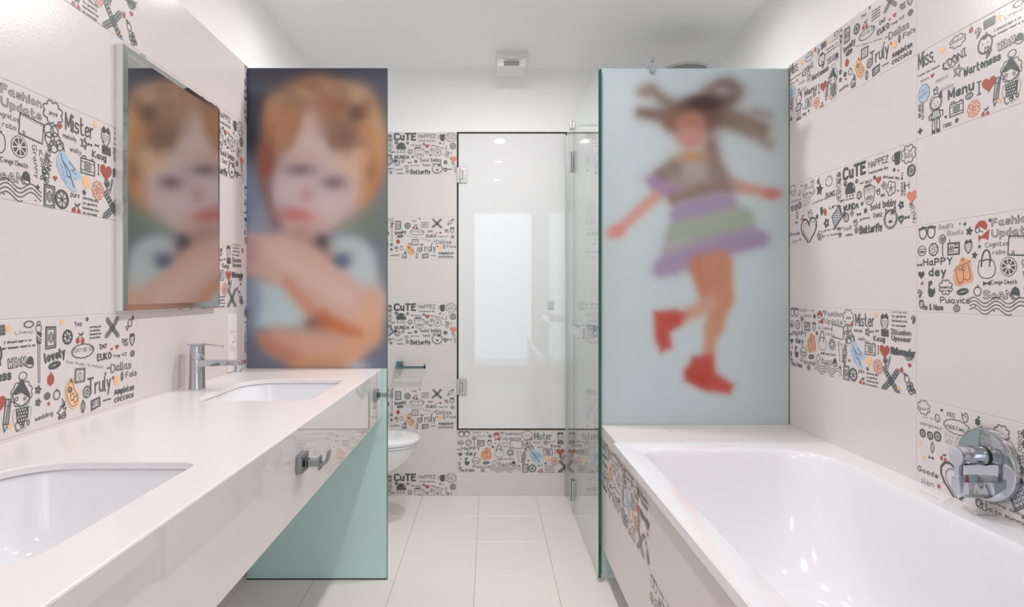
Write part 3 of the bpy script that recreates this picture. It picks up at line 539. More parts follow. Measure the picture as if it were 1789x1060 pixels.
def tile_mesh(w, h, t, m, g=0.0006, mk='tile'):
    k = (round(w, 3), round(h, 3), t, mk)
    if k not in TM:
        bm = bmesh.new(); b = 0.0012; a0, a1, b0, b1 = g, w - g, g, h - g
        r = [[(a0, b0, -t), (a1, b0, -t), (a1, b1, -t), (a0, b1, -t)], [(a0, b0, -b), (a1, b0, -b), (a1, b1, -b), (a0, b1, -b)], [(a0 + b, b0 + b, 0), (a1 - b, b0 + b, 0), (a1 - b, b1 - b, 0), (a0 + b, b1 - b, 0)]]
        loft(bm, r, False, True); bmesh.ops.recalc_face_normals(bm, faces=bm.faces[:])
        if bm.faces[:][-1].normal.z < 0: bmesh.ops.reverse_faces(bm, faces=bm.faces[:])
        me = bpy.data.meshes.new('tile'); bm.to_mesh(me); bm.free(); me.materials.append(m); TM[k] = me
    return TM[k]
def place_tile(parent, org, ux, uy, w, h, key=None, win=(0, 3, 0, 1)):
    """tile with its lower left corner at org, ux along it, uy up it; parent sits at the world origin"""
    if w < 0.012 or h < 0.012: return
    ux, uy = Vector(ux), Vector(uy); n = ux.cross(uy)
    R = Matrix((ux, uy, n)).transposed().to_4x4(); R.translation = Vector(org) - ploc(parent)
    t = link('tile', tile_mesh(w, h, 0.016, M['tile']), parent); t.matrix_local = R
    if key:
        p = link('print', get_print(key, *win), t)
        p['label'] = {'A': 'doodle print with the words CUTE and WUNDA', 'B': 'doodle print with glasses and the words Mister and Happy dey', 'D': 'doodle print with the words Miss, Menu and Truly'}[key]
    return t

# ------------------------------------------------------------------ the room
XL, XR, YB, YF, ZC = -1.008, 1.246, 3.562, -0.70, 2.4985      # tile faces, back wall, wall behind the camera, ceiling
XLP, XRP = XL - 0.018, XR + 0.018                              # plaster faces
Z0 = 1.8838                                                    # bottom of the topmost tile row
def struct(name, bm, m):
    return tag(obj(name, bm, m), kind='structure')
wl = struct('wall_left', BX(XLP - 0.12, XLP, YF - 0.12, YB + 0.12, -0.1, ZC + 0.1), M['paint'])
wr = struct('wall_right', BX(XRP, XRP + 0.12, YF - 0.12, YB + 0.12, -0.1, ZC + 0.1), M['paint'])
wb = struct('wall_back', BX(XLP, XRP, YB + 0.018, YB + 0.14, -0.1, ZC + 0.1), M['paint'])
bm = BX(XLP, -0.20, YF - 0.10, YF, -0.1, ZC + 0.1); box(bm, 0.553, XRP, YF - 0.10, YF, -0.1, ZC + 0.1); box(bm, -0.20, 0.553, YF - 0.10, YF, 2.23, ZC + 0.1)
struct('wall_front', bm, M['paint'])
struct('ceiling', BX(XLP, XRP, YF, YB + 0.018, ZC, ZC + 0.1), M['paint'])
fl = struct('floor', BX(XLP, XRP, YF - 2.2, YB + 0.018, -0.1, -0.0014), M['floor_grout'])
bm = BX(-0.235, -0.19, YF - 0.11, YF + 0.012, 0, 2.27, 0.003); box(bm, 0.543, 0.588, YF - 0.11, YF + 0.012, 0, 2.27, 0.003); box(bm, -0.19, 0.543, YF - 0.11, YF + 0.012, 2.22, 2.27, 0.003)
struct('door_1', bm, M['plastic'])
# grout behind the wall tiles, each a piece of its wall
obj('grout', BX(XLP, XL - 0.0016, YF, YB, 0, Z0 + 0.2495), M['grout'], wl)
obj('grout', BX(XR + 0.0016, XRP, YF, YB, 0, Z0 + 0.2495), M['grout'], wr)
bm = BX(XL, -0.1915, YB + 0.0016, YB + 0.018, 0, Z0 + 0.2495); box(bm, -0.1915, XR, YB + 0.0016, YB + 0.018, 0, 0.3838); box(bm, 0.457, XR, YB + 0.0016, YB + 0.018, 0.3838, Z0 + 0.2495)
obj('grout', bm, M['grout'], wb)
def rows(k): b = Z0 - 0.25 * k; return max(b, 0.0), b + 0.25, max(0.0, -b) / 0.25      # bottom, top, clipped part of the drawing
# right wall: columns run from the far end towards the camera
for ci, (a, b) in enumerate([(YB, 3.27), (3.27, 2.52), (2.52, 1.77), (1.77, 1.02), (1.02, 0.27), (0.27, -0.48), (-0.48, YF)]):
    for k in range(9):
        z0, z1, v0 = rows(k); key = None
        if ci in (2, 4) and k % 2 == 0: key = 'DAB'[(k // 2) % 3]
        if ci in (1, 3, 5) and k % 2 == 1: key = 'DBA'[(k // 2) % 3]
        if b < 2.3 and z1 < 0.62: key = None
        if ci == 3 and k == 5: z1v = 1
        place_tile(wr, (XR, a, z0), (0, -1, 0), (0, 0, 1), a - b, z1 - z0, key, (0, 3, v0, 1))
# left wall: columns run from the camera to the far end
for ci, (a, b) in enumerate([(YF, -0.513), (-0.513, 0.237), (0.237, 0.987), (0.987, 1.737), (1.737, 2.487), (2.487, 3.237), (3.237, YB)]):
    for k in range(9):
        z0, z1, v0 = rows(k); key = None
        if ci in (1, 3, 5) and k % 2 == 0: key = 'BBDAB'[(k // 2) % 5]
        if ci in (2, 4) and k % 2 == 1: key = 'ABDA'[(k // 2) % 4]
        if b < 2.5 and k > 4: key = None
        place_tile(wl, (XL, a, z0), (0, 1, 0), (0, 0, 1), b - a, z1 - z0, key, (0, 3, v0, 1))
# back wall
for ci, (a, b) in enumerate([(XL, -0.9425), (-0.9425, -0.1915), (-0.1915, 0.5585), (0.5585, XR)]):
    for k in range(9):
        z0, z1, v0 = rows(k); key = None; a2 = a
        if ci == 2 and k < 7: a2 = 0.457
        if ci == 1 and k % 2 == 0: key = 'ADADA'[k // 2]
        if ci == 3 and k % 2 == 0: key = 'DABDA'[k // 2]
        if ci == 2 and k == 7: key = 'B'
        place_tile(wb, (a2, YB, z0), (1, 0, 0), (0, 0, 1), b - a2, z1 - z0, key, (0, min(3, (b - a2) / 0.25), v0, 1))
# floor tiles
FX = [XLP] + [-0.7263 + 0.3333 * i for i in range(6)] + [XRP]; FY = [YF - 0.1] + [2.558 - 0.3425 * i for i in range(9, -1, -1)] + [2.9005, 3.243, YB + 0.018]
for x0, x1 in zip(FX, FX[1:]):
    for y0, y1 in zip(FY, FY[1:]):
        t = link('tile', tile_mesh(x1 - x0, y1 - y0, 0.012, M['floor_tile'], 0.0011, 'floor'), fl); t.location = (x0, y0, random.uniform(-.0002, .0002))
bm = BX(XL, -0.905, 2.60, YB, 0, 1.15); struct('trim_1', bm, M['paint'])       # boxed cistern wall behind the toilet

# hall light arriving through the doorway behind the camera
area('hall_light', (0.18, YF - 0.9, 1.35), (math.pi / 2, 0, 0), 0.9, 2.2, 5, (0.95, 0.97, 1.0))

# ------------------------------------------------------------------ ceiling downlights
ring = None
for i, (x, y) in enumerate(LAMP_SPOTS):
    e = empty('downlight', (x, y, ZC))
    where = ['above the gap between counter and bath, nearer the doorway', 'above the gap between counter and bath, further in', 'in front of the wall cabinet', 'above the bathtub',
             'inside the shower', 'above the toilet', 'above the vanity counter', 'just inside the doorway'][i]
    tag(e, 'round white recessed ceiling downlight ' + where, 'ceiling light', 'recessed ceiling downlights')
    if ring is None:
        bm = lathe(bmesh.new(), [(0.048, 0.0), (0.048, -0.004), (0.042, -0.008), (0.036, -0.006), (0.034, -0.001), (0.034, 0.0)], (0, 0, 0)); r0 = obj('trim_ring', bm, M['lamp_ring'], None, True); r0.parent = e
        l0 = obj('lens', lathe(bmesh.new(), [(0.0335, -0.001), (0.0335, -0.0045), (0.02, -0.0055)], (0, 0, 0)), M['lamp'], None); l0.parent = e; ring = (r0, l0)
    else:
        for q in ring: c = q.copy(); COL.objects.link(c); c.parent = e
    la = area('lamp_light', (x, y, ZC - 0.02), (0, 0, 0), 0.08, 0, LAMP_W * LAMP_K[i], (1.0, 0.975, 0.96), 'DISK'); la.data.spread = math.radians(178 if i in (1, 2) else 152)

# ------------------------------------------------------------------ printed glass partitions
def S(x, lo=0., hi=1.): return np.clip((x - lo) / (hi - lo), 0, 1)
class Canvas:
    wash = 0.12   # soft-edged print, measured in the photograph's pixels, laid out on the panel
    def __init__(s, x0, x1, y0, y1, step, bg):
        s.nx = int((x1 - x0) / step) + 1; s.ny = int((y1 - y0) / step) + 1
        s.X, s.Y = np.meshgrid(np.linspace(x0, x1, s.nx), np.linspace(y0, y1, s.ny)); s.C = np.zeros(s.X.shape + (3,)); s.C[:] = bg; s.bg = np.array(bg, float)
    def mix(s, d, soft, c, al=1.):
        m = (1 / (1 + np.exp(np.clip(d / (soft * .43), -40, 40)))) * al; s.C = s.C * (1 - m[..., None]) + np.array(c, float) * m[..., None]
    def ell(s, x, y, rx, ry, c, soft=8, rot=0, al=1.):
        a = math.radians(rot); dx, dy = s.X - x, s.Y - y; u = dx * math.cos(a) + dy * math.sin(a); v = -dx * math.sin(a) + dy * math.cos(a)
        q = np.sqrt((u / rx) ** 2 + (v / ry) ** 2); s.mix((q - 1) * min(rx, ry), soft, c, al)
    def cap(s, x0, y0, x1, y1, r0, r1, c, soft=7, al=1.):
        dx, dy = x1 - x0, y1 - y0; t = np.clip(((s.X - x0) * dx + (s.Y - y0) * dy) / (dx * dx + dy * dy), 0, 1)
        s.mix(np.hypot(s.X - x0 - t * dx, s.Y - y0 - t * dy) - (r0 + (r1 - r0) * t), soft, c, al)
    def poly(s, pts, c, soft=6, al=1.):
        d = np.full(s.X.shape, 1e9); ins = np.zeros(s.X.shape, bool); n = len(pts)
        for i in range(n):
            (x0, y0), (x1, y1) = pts[i], pts[(i + 1) % n]; dx, dy = x1 - x0, y1 - y0
            t = np.clip(((s.X - x0) * dx + (s.Y - y0) * dy) / (dx * dx + dy * dy + 1e-9), 0, 1); d = np.minimum(d, np.hypot(s.X - x0 - t * dx, s.Y - y0 - t * dy))
            if y0 != y1: ins ^= ((y0 > s.Y) != (y1 > s.Y)) & (s.X < x0 + (s.Y - y0) * dx / dy)
        s.mix(np.where(ins, -d, d), soft, c, al)
    def mesh(s, name, yd, parent, x_lo, x_hi, z_hi, z_lo):
        g_ = s.C.mean(-1, keepdims=True); k = (s.C + (g_ - s.C) * s.wash) / 255.; k = np.where(k <= .04045, k / 12.92, ((k + .055) / 1.055) ** 2.4)
        U = (s.X - s.X.min()) / (s.X.max() - s.X.min()); V = (s.Y - s.Y.min()) / (s.Y.max() - s.Y.min())
        vs = np.stack([x_lo + U * (x_hi - x_lo), np.full(s.X.shape, yd), z_hi + V * (z_lo - z_hi)], -1).reshape(-1, 3)
        idx = np.arange(s.nx * s.ny).reshape(s.ny, s.nx); f = np.stack([idx[:-1, :-1], idx[1:, :-1], idx[1:, 1:], idx[:-1, 1:]], -1).reshape(-1, 4)
        me = bpy.data.meshes.new(name); me.from_pydata(vs.tolist(), [], f.tolist()); at = me.color_attributes.new('print', 'FLOAT_COLOR', 'POINT')
        at.data.foreach_set('color', np.concatenate([k.reshape(-1, 3), np.ones((s.nx * s.ny, 1))], 1).astype(np.float32).ravel())
        me.transform(Matrix.Translation(-ploc(parent))); me.materials.append(M['print']); return link(name, me, parent)
YP = 2.519; PS = F / YP
def wx(px): return (px - VX) / PS
def wz(py): return EYE + (VY - py) / PS
# child portrait
c = Canvas(425, 677, 118, 646, 3.0, (108, 116, 134)); c.wash = 0.03
c.ell(450, 240, 60, 60, (46, 46, 58), 26); c.ell(460, 190, 70, 60, (50, 50, 62), 22); c.ell(450, 148, 34, 14, (84, 96, 116), 16, al=.9); c.cap(425, 122, 677, 126, 14, 16, (56, 58, 72), 14)
c.ell(520, 135, 60, 16, (60, 62, 76), 14); c.ell(655, 150, 55, 32, (76, 78, 92), 16); c.ell(668, 200, 20, 50, (84, 86, 100), 16)
c.ell(440, 340, 34, 75, (118, 138, 166), 22); c.ell(437, 250, 14, 22, (44, 46, 58), 14, al=.7); c.ell(455, 400, 26, 30, (140, 150, 172), 16)
c.ell(652, 385, 42, 44, (112, 128, 118), 18); c.ell(672, 300, 14, 60, (122, 128, 134), 12); c.ell(660, 470, 36, 44, (118, 122, 134), 16); c.ell(660, 610, 30, 50, (104, 110, 130), 18); c.ell(600, 395, 22, 14, (120, 140, 120), 10)
c.ell(440, 590, 30, 80, (108, 114, 134), 20)
c.poly([(455, 205), (470, 172), (505, 158), (530, 140), (558, 134), (602, 143), (640, 160), (662, 190), (675, 240), (672, 300), (648, 342), (618, 362), (600, 300), (560, 230), (478, 285), (456, 250)], (158, 122, 98), 13)
c.ell(545, 155, 48, 22, (160, 116, 86), 14); c.ell(612, 165, 34, 20, (182, 150, 124), 12); c.ell(650, 215, 18, 46, (186, 150, 118), 12, -16); c.ell(655, 285, 17, 50, (190, 138, 96), 12, 8); c.ell(632, 330, 17, 30, (192, 130, 84), 12, 20); c.ell(485, 185, 24, 22, (178, 144, 118), 14); c.ell(500, 215, 30, 30, (172, 118, 80), 14); c.ell(470, 225, 12, 34, (166, 112, 78), 12)
c.poly([(498, 262), (518, 228), (528, 196), (540, 190), (556, 220), (584, 262), (628, 262), (634, 310), (616, 352), (592, 388), (562, 412), (530, 420), (504, 412), (486, 388), (472, 340), (478, 292)], (212, 188, 184), 11)
c.ell(610, 278, 26, 26, (214, 180, 156), 12); c.ell(634, 300, 10, 40, (204, 160, 126), 11); c.poly([(562, 180), (600, 175), (640, 205), (630, 245), (606, 262), (585, 250), (566, 225)], (152, 114, 92), 18); c.ell(598, 240, 20, 18, (132, 100, 88), 15); c.ell(624, 196, 13, 12, (100, 76, 62), 12); c.ell(640, 228, 12, 16, (184, 132, 92), 10); c.ell(575, 185, 20, 16, (164, 116, 86), 12)
for hx_, hy_, ha_, hb_, hr_, hc_ in ((500, 178, 16, 8, -30, 0), (524, 160, 14, 8, 10, 1), (548, 148, 16, 7, 0, 0), (572, 152, 14, 7, 20, 1), (596, 158, 16, 8, 10, 0), (622, 168, 13, 9, 30, 1), (642, 186, 10, 14, -10, 0), (654, 212, 8, 15, -10, 1), (590, 182, 14, 8, -20, 0), (536, 170, 13, 7, 10, 1), (474, 200, 9, 15, 20, 1), (662, 255, 8, 18, 0, 1), (648, 300, 9, 16, 10, 0), (486, 226, 8, 18, 10, 1)):
    c.ell(hx_, hy_, ha_, hb_, (196, 158, 122) if hc_ else (136, 96, 72), 9, hr_, .55)
c.poly([(482, 190), (520, 185), (520, 215), (506, 250), (490, 270), (478, 250)], (176, 128, 94), 18); c.ell(530, 182, 24, 12, (158, 116, 92), 12, 20); c.ell(548, 208, 11, 24, (190, 158, 146), 12, -25, .8)
c.ell(460, 286, 17, 38, (148, 82, 64), 11); c.cap(463, 330, 478, 392, 10, 8, (132, 94, 88), 11); c.ell(494, 335, 22, 46, (202, 180, 184), 13); c.ell(486, 388, 12, 26, (120, 106, 118), 14, 25, .5)
c.ell(545, 335, 56, 44, (210, 190, 192), 16, al=.8); c.ell(604, 350, 22, 34, (210, 182, 180), 14, al=.8); c.ell(521, 296, 20, 9, (128, 106, 112), 12); c.ell(582, 319, 17, 10, (128, 106, 112), 12); c.ell(534, 340, 12, 12, (194, 154, 152), 11); c.ell(522, 272, 24, 7, (200, 166, 158), 11, al=.7)
c.ell(516, 380, 26, 14, (196, 108, 104), 12, 12); c.ell(536, 402, 34, 13, (206, 172, 166), 12)
c.ell(606, 460, 52, 48, (186, 200, 202), 12, 20); c.ell(640, 500, 24, 46, (190, 202, 204), 13, -20); c.cap(520, 418, 556, 450, 24, 24, (182, 142, 128), 13); c.ell(500, 424, 26, 12, (186, 150, 146), 12); c.ell(560, 424, 11, 12, (96, 82, 88), 11); c.ell(592, 459, 18, 13, (84, 98, 122), 11, -25)
c.poly([(438, 490), (480, 484), (530, 500), (552, 560), (524, 578), (470, 580), (440, 572)], (184, 206, 210), 12); c.ell(436, 520, 12, 40, (140, 158, 178), 14)
c.poly([(425, 410), (489, 412), (553, 438), (632, 503), (672, 517), (668, 560), (652, 602), (620, 606), (585, 590), (542, 560), (489, 503), (425, 478)], (212, 174, 160), 10); c.ell(428, 440, 16, 26, (186, 146, 152), 12); c.ell(655, 535, 16, 30, (212, 170, 146), 11)
c.cap(470, 440, 600, 520, 10, 16, (222, 190, 182), 14, .7); c.cap(500, 496, 560, 566, 10, 12, (198, 138, 112), 12, .8); c.ell(640, 570, 26, 26, (222, 170, 136), 14, al=.8); c.cap(562, 562, 620, 590, 16, 14, (194, 112, 72), 11); c.ell(545, 567, 12, 9, (136, 98, 90), 11)
c.poly([(448, 588), (475, 575), (537, 577), (621, 591), (650, 604), (622, 642), (516, 642), (463, 612)], (208, 162, 142), 12); c.cap(456, 598, 505, 628, 10, 14, (188, 126, 102), 12); c.cap(520, 634, 600, 634, 9, 12, (206, 150, 112), 12); c.cap(600, 622, 655, 590, 12, 12, (210, 158, 124), 12); c.ell(625, 644, 16, 8, (184, 190, 198), 9)
e = empty('glass_partition', (-0.7165, YP, 0)); tag(e, 'floor standing teal glass panel printed with a red haired child, behind the vanity', 'glass panel')
obj('pane', BX(XL, wx(676.3), YP + 0.0006, YP + 0.0106, 0.004, wz(118.5), 0.0008), M['teal_glass'], e)
p = c.mesh('printed_picture', YP, e, XL, wx(676), wz(119), wz(643.5)); p['label'] = 'blurred portrait of a child with folded arms'
obj('edge_strip', BX(wx(675.9), wx(676.9), YP - 0.0004, YP + 0.011, 0.004, wz(118.5)), M['edge'], e)
obj('floor_seal', BX(XL, wx(676.3), YP - 0.001, YP + 0.012, 0.0, 0.004), M['black'], e)
# jumping girl
c = Canvas(1052, 1379, 120, 743, 3.0, (190, 209, 213)); c.wash = 0.2
c.ell(1110, 160, 70, 60, (194, 211, 218), 60); c.ell(1385, 200, 40, 320, (178, 193, 195), 50); c.ell(1370, 690, 60, 80, (182, 200, 202), 50); c.ell(1140, 700, 90, 50, (188, 207, 213), 50); c.ell(1060, 430, 20, 300, (184, 203, 203), 20)
c.cap(1122, 196, 1200, 206, 9, 16, (124, 98, 86), 11); c.cap(1140, 156, 1185, 195, 8, 12, (138, 118, 108), 12); c.ell(1128, 160, 12, 9, (150, 130, 122), 10)
c.cap(1230, 190, 1270, 160, 22, 22, (112, 84, 76), 12); c.ell(1266, 160, 28, 16, (128, 104, 98), 12); c.cap(1240, 195, 1330, 225, 22, 14, (132, 108, 92), 13); c.cap(1300, 215, 1345, 252, 12, 7, (146, 128, 116), 11, .8); c.cap(1320, 195, 1345, 200, 8, 6, (150, 138, 132), 10, .8); c.ell(1262, 158, 14, 8, (160, 148, 146), 9)
c.ell(1215, 205, 42, 32, (108, 76, 62), 11); c.ell(1232, 180, 30, 12, (72, 48, 44), 9); c.ell(1180, 212, 20, 18, (138, 100, 82), 10); c.ell(1243, 262, 12, 26, (128, 98, 92), 12)
c.ell(1209, 228, 25, 30, (192, 134, 116), 10); c.ell(1208, 210, 20, 12, (176, 116, 92), 9); c.ell(1209, 241, 20, 13, (200, 140, 130), 10)
c.cap(1160, 330, 1085, 398, 11, 9, (214, 152, 136), 7); c.ell(1077, 404, 16, 11, (220, 136, 128), 6, -20); c.cap(1275, 322, 1345, 336, 12, 8, (206, 148, 130), 7); c.ell(1350, 338, 16, 9, (206, 122, 118), 6)
c.poly([(1165, 290), (1195, 270), (1250, 265), (1275, 300), (1290, 330), (1270, 345), (1185, 360), (1165, 340)], (160, 144, 136), 10)
c.ell(1158, 306, 22, 15, (142, 118, 112), 9, -40); c.ell(1148, 320, 17, 9, (158, 126, 176), 8, 30); c.ell(1172, 332, 14, 8, (160, 128, 172), 8); c.cap(1178, 285, 1220, 320, 8, 10, (132, 112, 104), 10, .8); c.cap(1245, 275, 1262, 330, 10, 12, (138, 116, 108), 10, .8); c.ell(1212, 300, 22, 24, (176, 164, 158), 9, al=.8); c.ell(1210, 272, 22, 9, (198, 142, 98), 8); c.cap(1180, 348, 1262, 326, 10, 10, (144, 118, 104), 9)
c.poly([(1185, 352), (1262, 332), (1300, 370), (1340, 415), (1290, 440), (1180, 480), (1145, 475), (1165, 420)], (160, 146, 172), 10)
c.cap(1182, 374, 1276, 350, 9, 10, (160, 140, 176), 9); c.cap(1185, 408, 1300, 380, 17, 17, (152, 172, 146), 10); c.cap(1190, 396, 1285, 370, 7, 7, (166, 172, 160), 8, .7)
c.cap(1158, 468, 1205, 440, 14, 10, (160, 142, 176), 9); c.cap(1205, 446, 1262, 436, 12, 12, (156, 134, 174), 9); c.cap(1265, 430, 1330, 418, 12, 13, (156, 136, 172), 9); c.cap(1168, 430, 1200, 420, 8, 8, (170, 176, 166), 8, .7)
c.cap(1224, 464, 1242, 520, 20, 17, (198, 126, 92), 8); c.cap(1255, 462, 1262, 520, 26, 20, (202, 132, 98), 8); c.cap(1258, 520, 1250, 570, 19, 15, (208, 134, 100), 8); c.cap(1246, 570, 1238, 618, 13, 10, (206, 146, 116), 7)
c.cap(1240, 530, 1195, 552, 14, 11, (204, 156, 132), 8)
c.poly([(1144, 544), (1180, 540), (1198, 548), (1192, 566), (1172, 580), (1174, 606), (1156, 614), (1146, 590)], (204, 72, 60), 7)
c.poly([(1212, 622), (1246, 618), (1252, 650), (1282, 672), (1276, 686), (1236, 682), (1200, 664), (1200, 645)], (204, 72, 60), 7); c.cap(1205, 652, 1228, 664, 8, 10, (196, 52, 42), 8, .7)
e = empty('glass_partition', (0.85, YP, 0)); tag(e, 'pale blue frosted glass panel printed with a jumping child in red boots, at the end of the bath', 'glass panel')
obj('pane', BX(0.4625, XR - 0.001, YP + 0.0006, YP + 0.0106, 0.022, wz(119.5), 0.0008), M['teal_glass'], e)
p = c.mesh('printed_picture', YP, e, 0.4645, XR - 0.002, wz(120.5), wz(744)); p['label'] = 'blurred picture of a jumping child in a striped dress and red boots'
obj('edge_strip', BX(0.4622, 0.4652, YP - 0.0006, YP + 0.0108, 0.022, wz(119.5)), M['edge'], e)
obj('wall_channel', BX(XR - 0.0035, XR, YP - 0.002, YP + 0.014, 0.645, wz(119.5)), mat('bronze_channel', (120, 116, 92), 0.5, 0.3, vary=(20, .05)), e)
obj('floor_seal', BX(0.4625, XR - 0.001, YP - 0.001, YP + 0.012, 0.0, 0.022, 0.002), M['clear'], e)

# ------------------------------------------------------------------ glass shower door and fixed screen
GX0, GX1, GT = 0.4505, 0.4605, wz(124)
e = empty('shower_door', (0.455, YP, 0)); tag(e, 'frameless clear glass shower door with a chrome square handle and dark green edge', 'shower door')
obj('pane', BX(GX0, GX1, YP - 0.012, 3.272, 0.014, GT), M['clear'], e)
obj('edge_strip', BX(GX0 - 0.0004, GX1 + 0.0012, YP - 0.0155, YP - 0.012, 0.014, GT), M['edge'], e)
obj('floor_seal', BX(GX0 + 0.002, GX1 - 0.002, YP - 0.01, 3.27, 0.001, 0.0135), M['clear'], e)
obj('pivot_foot', BX(GX0 - 0.003, GX1 + 0.003, YP - 0.019, YP + 0.004, 0.0, 0.016, 0.003), M['steel'], e)
h = obj('handle', BX(0.396, 0.4035, 2.58, 3.05, 0.993, 1.034, 0.0015), M['chrome'], e)
bm = BX(0.4035, 0.441, 2.58, 2.592, 0.994, 1.033, 0.0012); box(bm, 0.4035, 0.441, 3.038, 3.05, 0.994, 1.033, 0.0012); obj('return_plate', bm, M['steel'], h)
for yy in (2.60, 3.03):
    obj('spacer', cyl(bmesh.new(), (0.4035, yy, 1.0135), (GX0, yy, 1.0135), 0.0145, bev=0.001), M['chrome'], h, True)
for zz in (1.897, 0.125):
    hg = obj('hinge', BX(GX0 - 0.008, GX0, 3.245, 3.305, zz - 0.055, zz + 0.055, 0.002), M['chrome'], e)
    obj('hinge_pin', cyl(bmesh.new(), (GX0 - 0.012, 3.2745, zz - 0.058), (GX0 - 0.012, 3.2745, zz + 0.058), 0.0055, bev=0.001), M['steel'], hg, True)
e = empty('shower_screen', (0.455, 3.42, 0)); tag(e, 'narrow fixed clear glass screen between the shower door and the back wall', 'glass panel')
obj('pane', BX(GX0, GX1, 3.277, YB - 0.004, 0.004, GT), M['clear'], e)
obj('edge_strip', BX(GX0 + 0.001, GX1 - 0.001, 3.2755, 3.277, 0.004, GT), M['grey_plastic'], e)
obj('wall_channel', BX(GX0 - 0.005, GX1 + 0.005, YB - 0.016, YB, 0.0, GT), M['steel'], e)
cl = obj('clamp', BX(GX0 - 0.011, GX1 + 0.011, 3.285, 3.325, GT - 0.03, GT + 0.01, 0.002), M['steel'], e)
obj('brace_bar', cyl(bmesh.new(), (GX1 + 0.011, 3.305, GT - 0.008), (XR, 3.305, GT - 0.008), 0.006), M['chrome'], cl, True)
e = empty('support_bar', (0.672, YP, 2.13)); tag(e, 'slim chrome brace clamped on top of the printed glass at the bath', 'bar')
obj('bar', cyl(bmesh.new(), (0.672, YP - 0.02, 2.152), (0.672, YB, 2.152), 0.0095, bev=0.001), M['chrome'], e, True)
obj('end_cap', cyl(bmesh.new(), (0.672, YP - 0.028, 2.152), (0.672, YP - 0.012, 2.152), 0.0122, bev=0.0015), M['chrome'], e, True)
bm = cyl(bmesh.new(), (0.672, YP - 0.008, 2.10), (0.672, YP - 0.008, 2.145), 0.008, bev=0.003); cyl(bm, (0.672, YP + 0.018, 2.10), (0.672, YP + 0.018, 2.145), 0.008, bev=0.003); box(bm, 0.662, 0.682, YP - 0.012, YP + 0.022, 2.1235, 2.146, 0.003)
obj('clamp', bm, M['chrome'], e, True)

# rain shower
e = empty('rain_shower', (0.985, 3.06, 2.30)); tag(e, 'round chrome rain shower head showing above the printed glass', 'shower head')
obj('disc', lathe(bmesh.new(), [(0.02, 0.03), (0.05, 0.024), (0.118, 0.012), (0.125, 0.006), (0.125, 0.0), (0.119, -0.004), (0.112, -0.002)], (0.985, 3.06, 2.30), n=64), M['chrome'], e, True)
obj('nozzle_plate', lathe(bmesh.new(), [(0.112, -0.002), (0.11, -0.0045), (0.05, -0.005)], (0.985, 3.06, 2.30), n=48), M['grey_plastic'], e, True)
obj('arm', tube(bmesh.new(), [(0.985, 3.06, 2.325), (0.985, 3.062, 2.333), (0.985, 3.07, 2.339), (0.985, 3.09, 2.342), (0.985, YB, 2.342)], 0.010), M['chrome'], e, True)
obj('wall_flange', cyl(bmesh.new(), (0.985, YB - 0.01, 2.342), (0.985, YB + 0.017, 2.342), 0.03, bev=0.002), M['chrome'], e, True)

# ------------------------------------------------------------------ wall cabinet with the glass door
e = empty('wall_cabinet', (0.1328, YB, 0.3838)); tag(e, 'tall recessed wall cabinet with one glossy white glass door', 'cabinet')
CX0, CX1, CZ0, CZ1 = -0.1915, 0.457, 0.3838, Z0 + 0.2505
bm = BX(CX0, CX0 + 0.0012, YB - 0.001, YB + 0.018, CZ0, CZ1); box(bm, CX1 - 0.0012, CX1, YB - 0.001, YB + 0.018, CZ0, CZ1)
box(bm, CX0 + .0012, CX1 - .0012, YB - 0.001, YB + 0.018, CZ0, CZ0 + 0.0012); box(bm, CX0 + .0012, CX1 - .0012, YB - 0.001, YB + 0.018, CZ1 - 0.0012, CZ1)
obj('frame', bm, mat('beige_frame', (176, 166, 152), 0.5, vary=(20, .05)), e)
obj('gap', BX(CX0 + 0.0013, CX1 - 0.0013, YB + 0.008, YB + 0.0178, CZ0 + 0.0013, CZ1 - 0.0013), M['dark'], e)
d = obj('door', BX(CX0 + 0.0105, CX1 - 0.0105, YB - 0.001, YB + 0.006, CZ0 + 0.010, CZ1 - 0.0105, 0.0012), M['white_glass'], e)
k = obj('knob', BX(0.343, 0.377, YB - 0.006, YB - 0.002, 1.097, 1.143, 0.001), M['steel'], d)
for zz in (CZ1 - 0.255, CZ0 + 0.255):
    hg = obj('hinge', BX(CX0 + 0.001, CX0 + 0.017, YB - 0.008, YB - 0.002, zz - 0.045, zz + 0.045, 0.001), M['steel'], e)
    bm = BX(CX0 + 0.0195, CX0 + 0.058, YB - 0.009, YB - 0.002, zz + 0.024, zz + 0.045, 0.001); box(bm, CX0 + 0.0195, CX0 + 0.058, YB - 0.009, YB - 0.002, zz - 0.045, zz - 0.024, 0.001); box(bm, CX0 + 0.036, CX0 + 0.058, YB - 0.009, YB - 0.002, zz - 0.024, zz + 0.024, 0.001)
    obj('glass_clamp', bm, M['steel'], hg); obj('knuckle', BX(CX0 + 0.018, CX0 + 0.032, YB - 0.010, YB - 0.002, zz - 0.0225, zz + 0.0225, 0.001), M['steel'], hg)

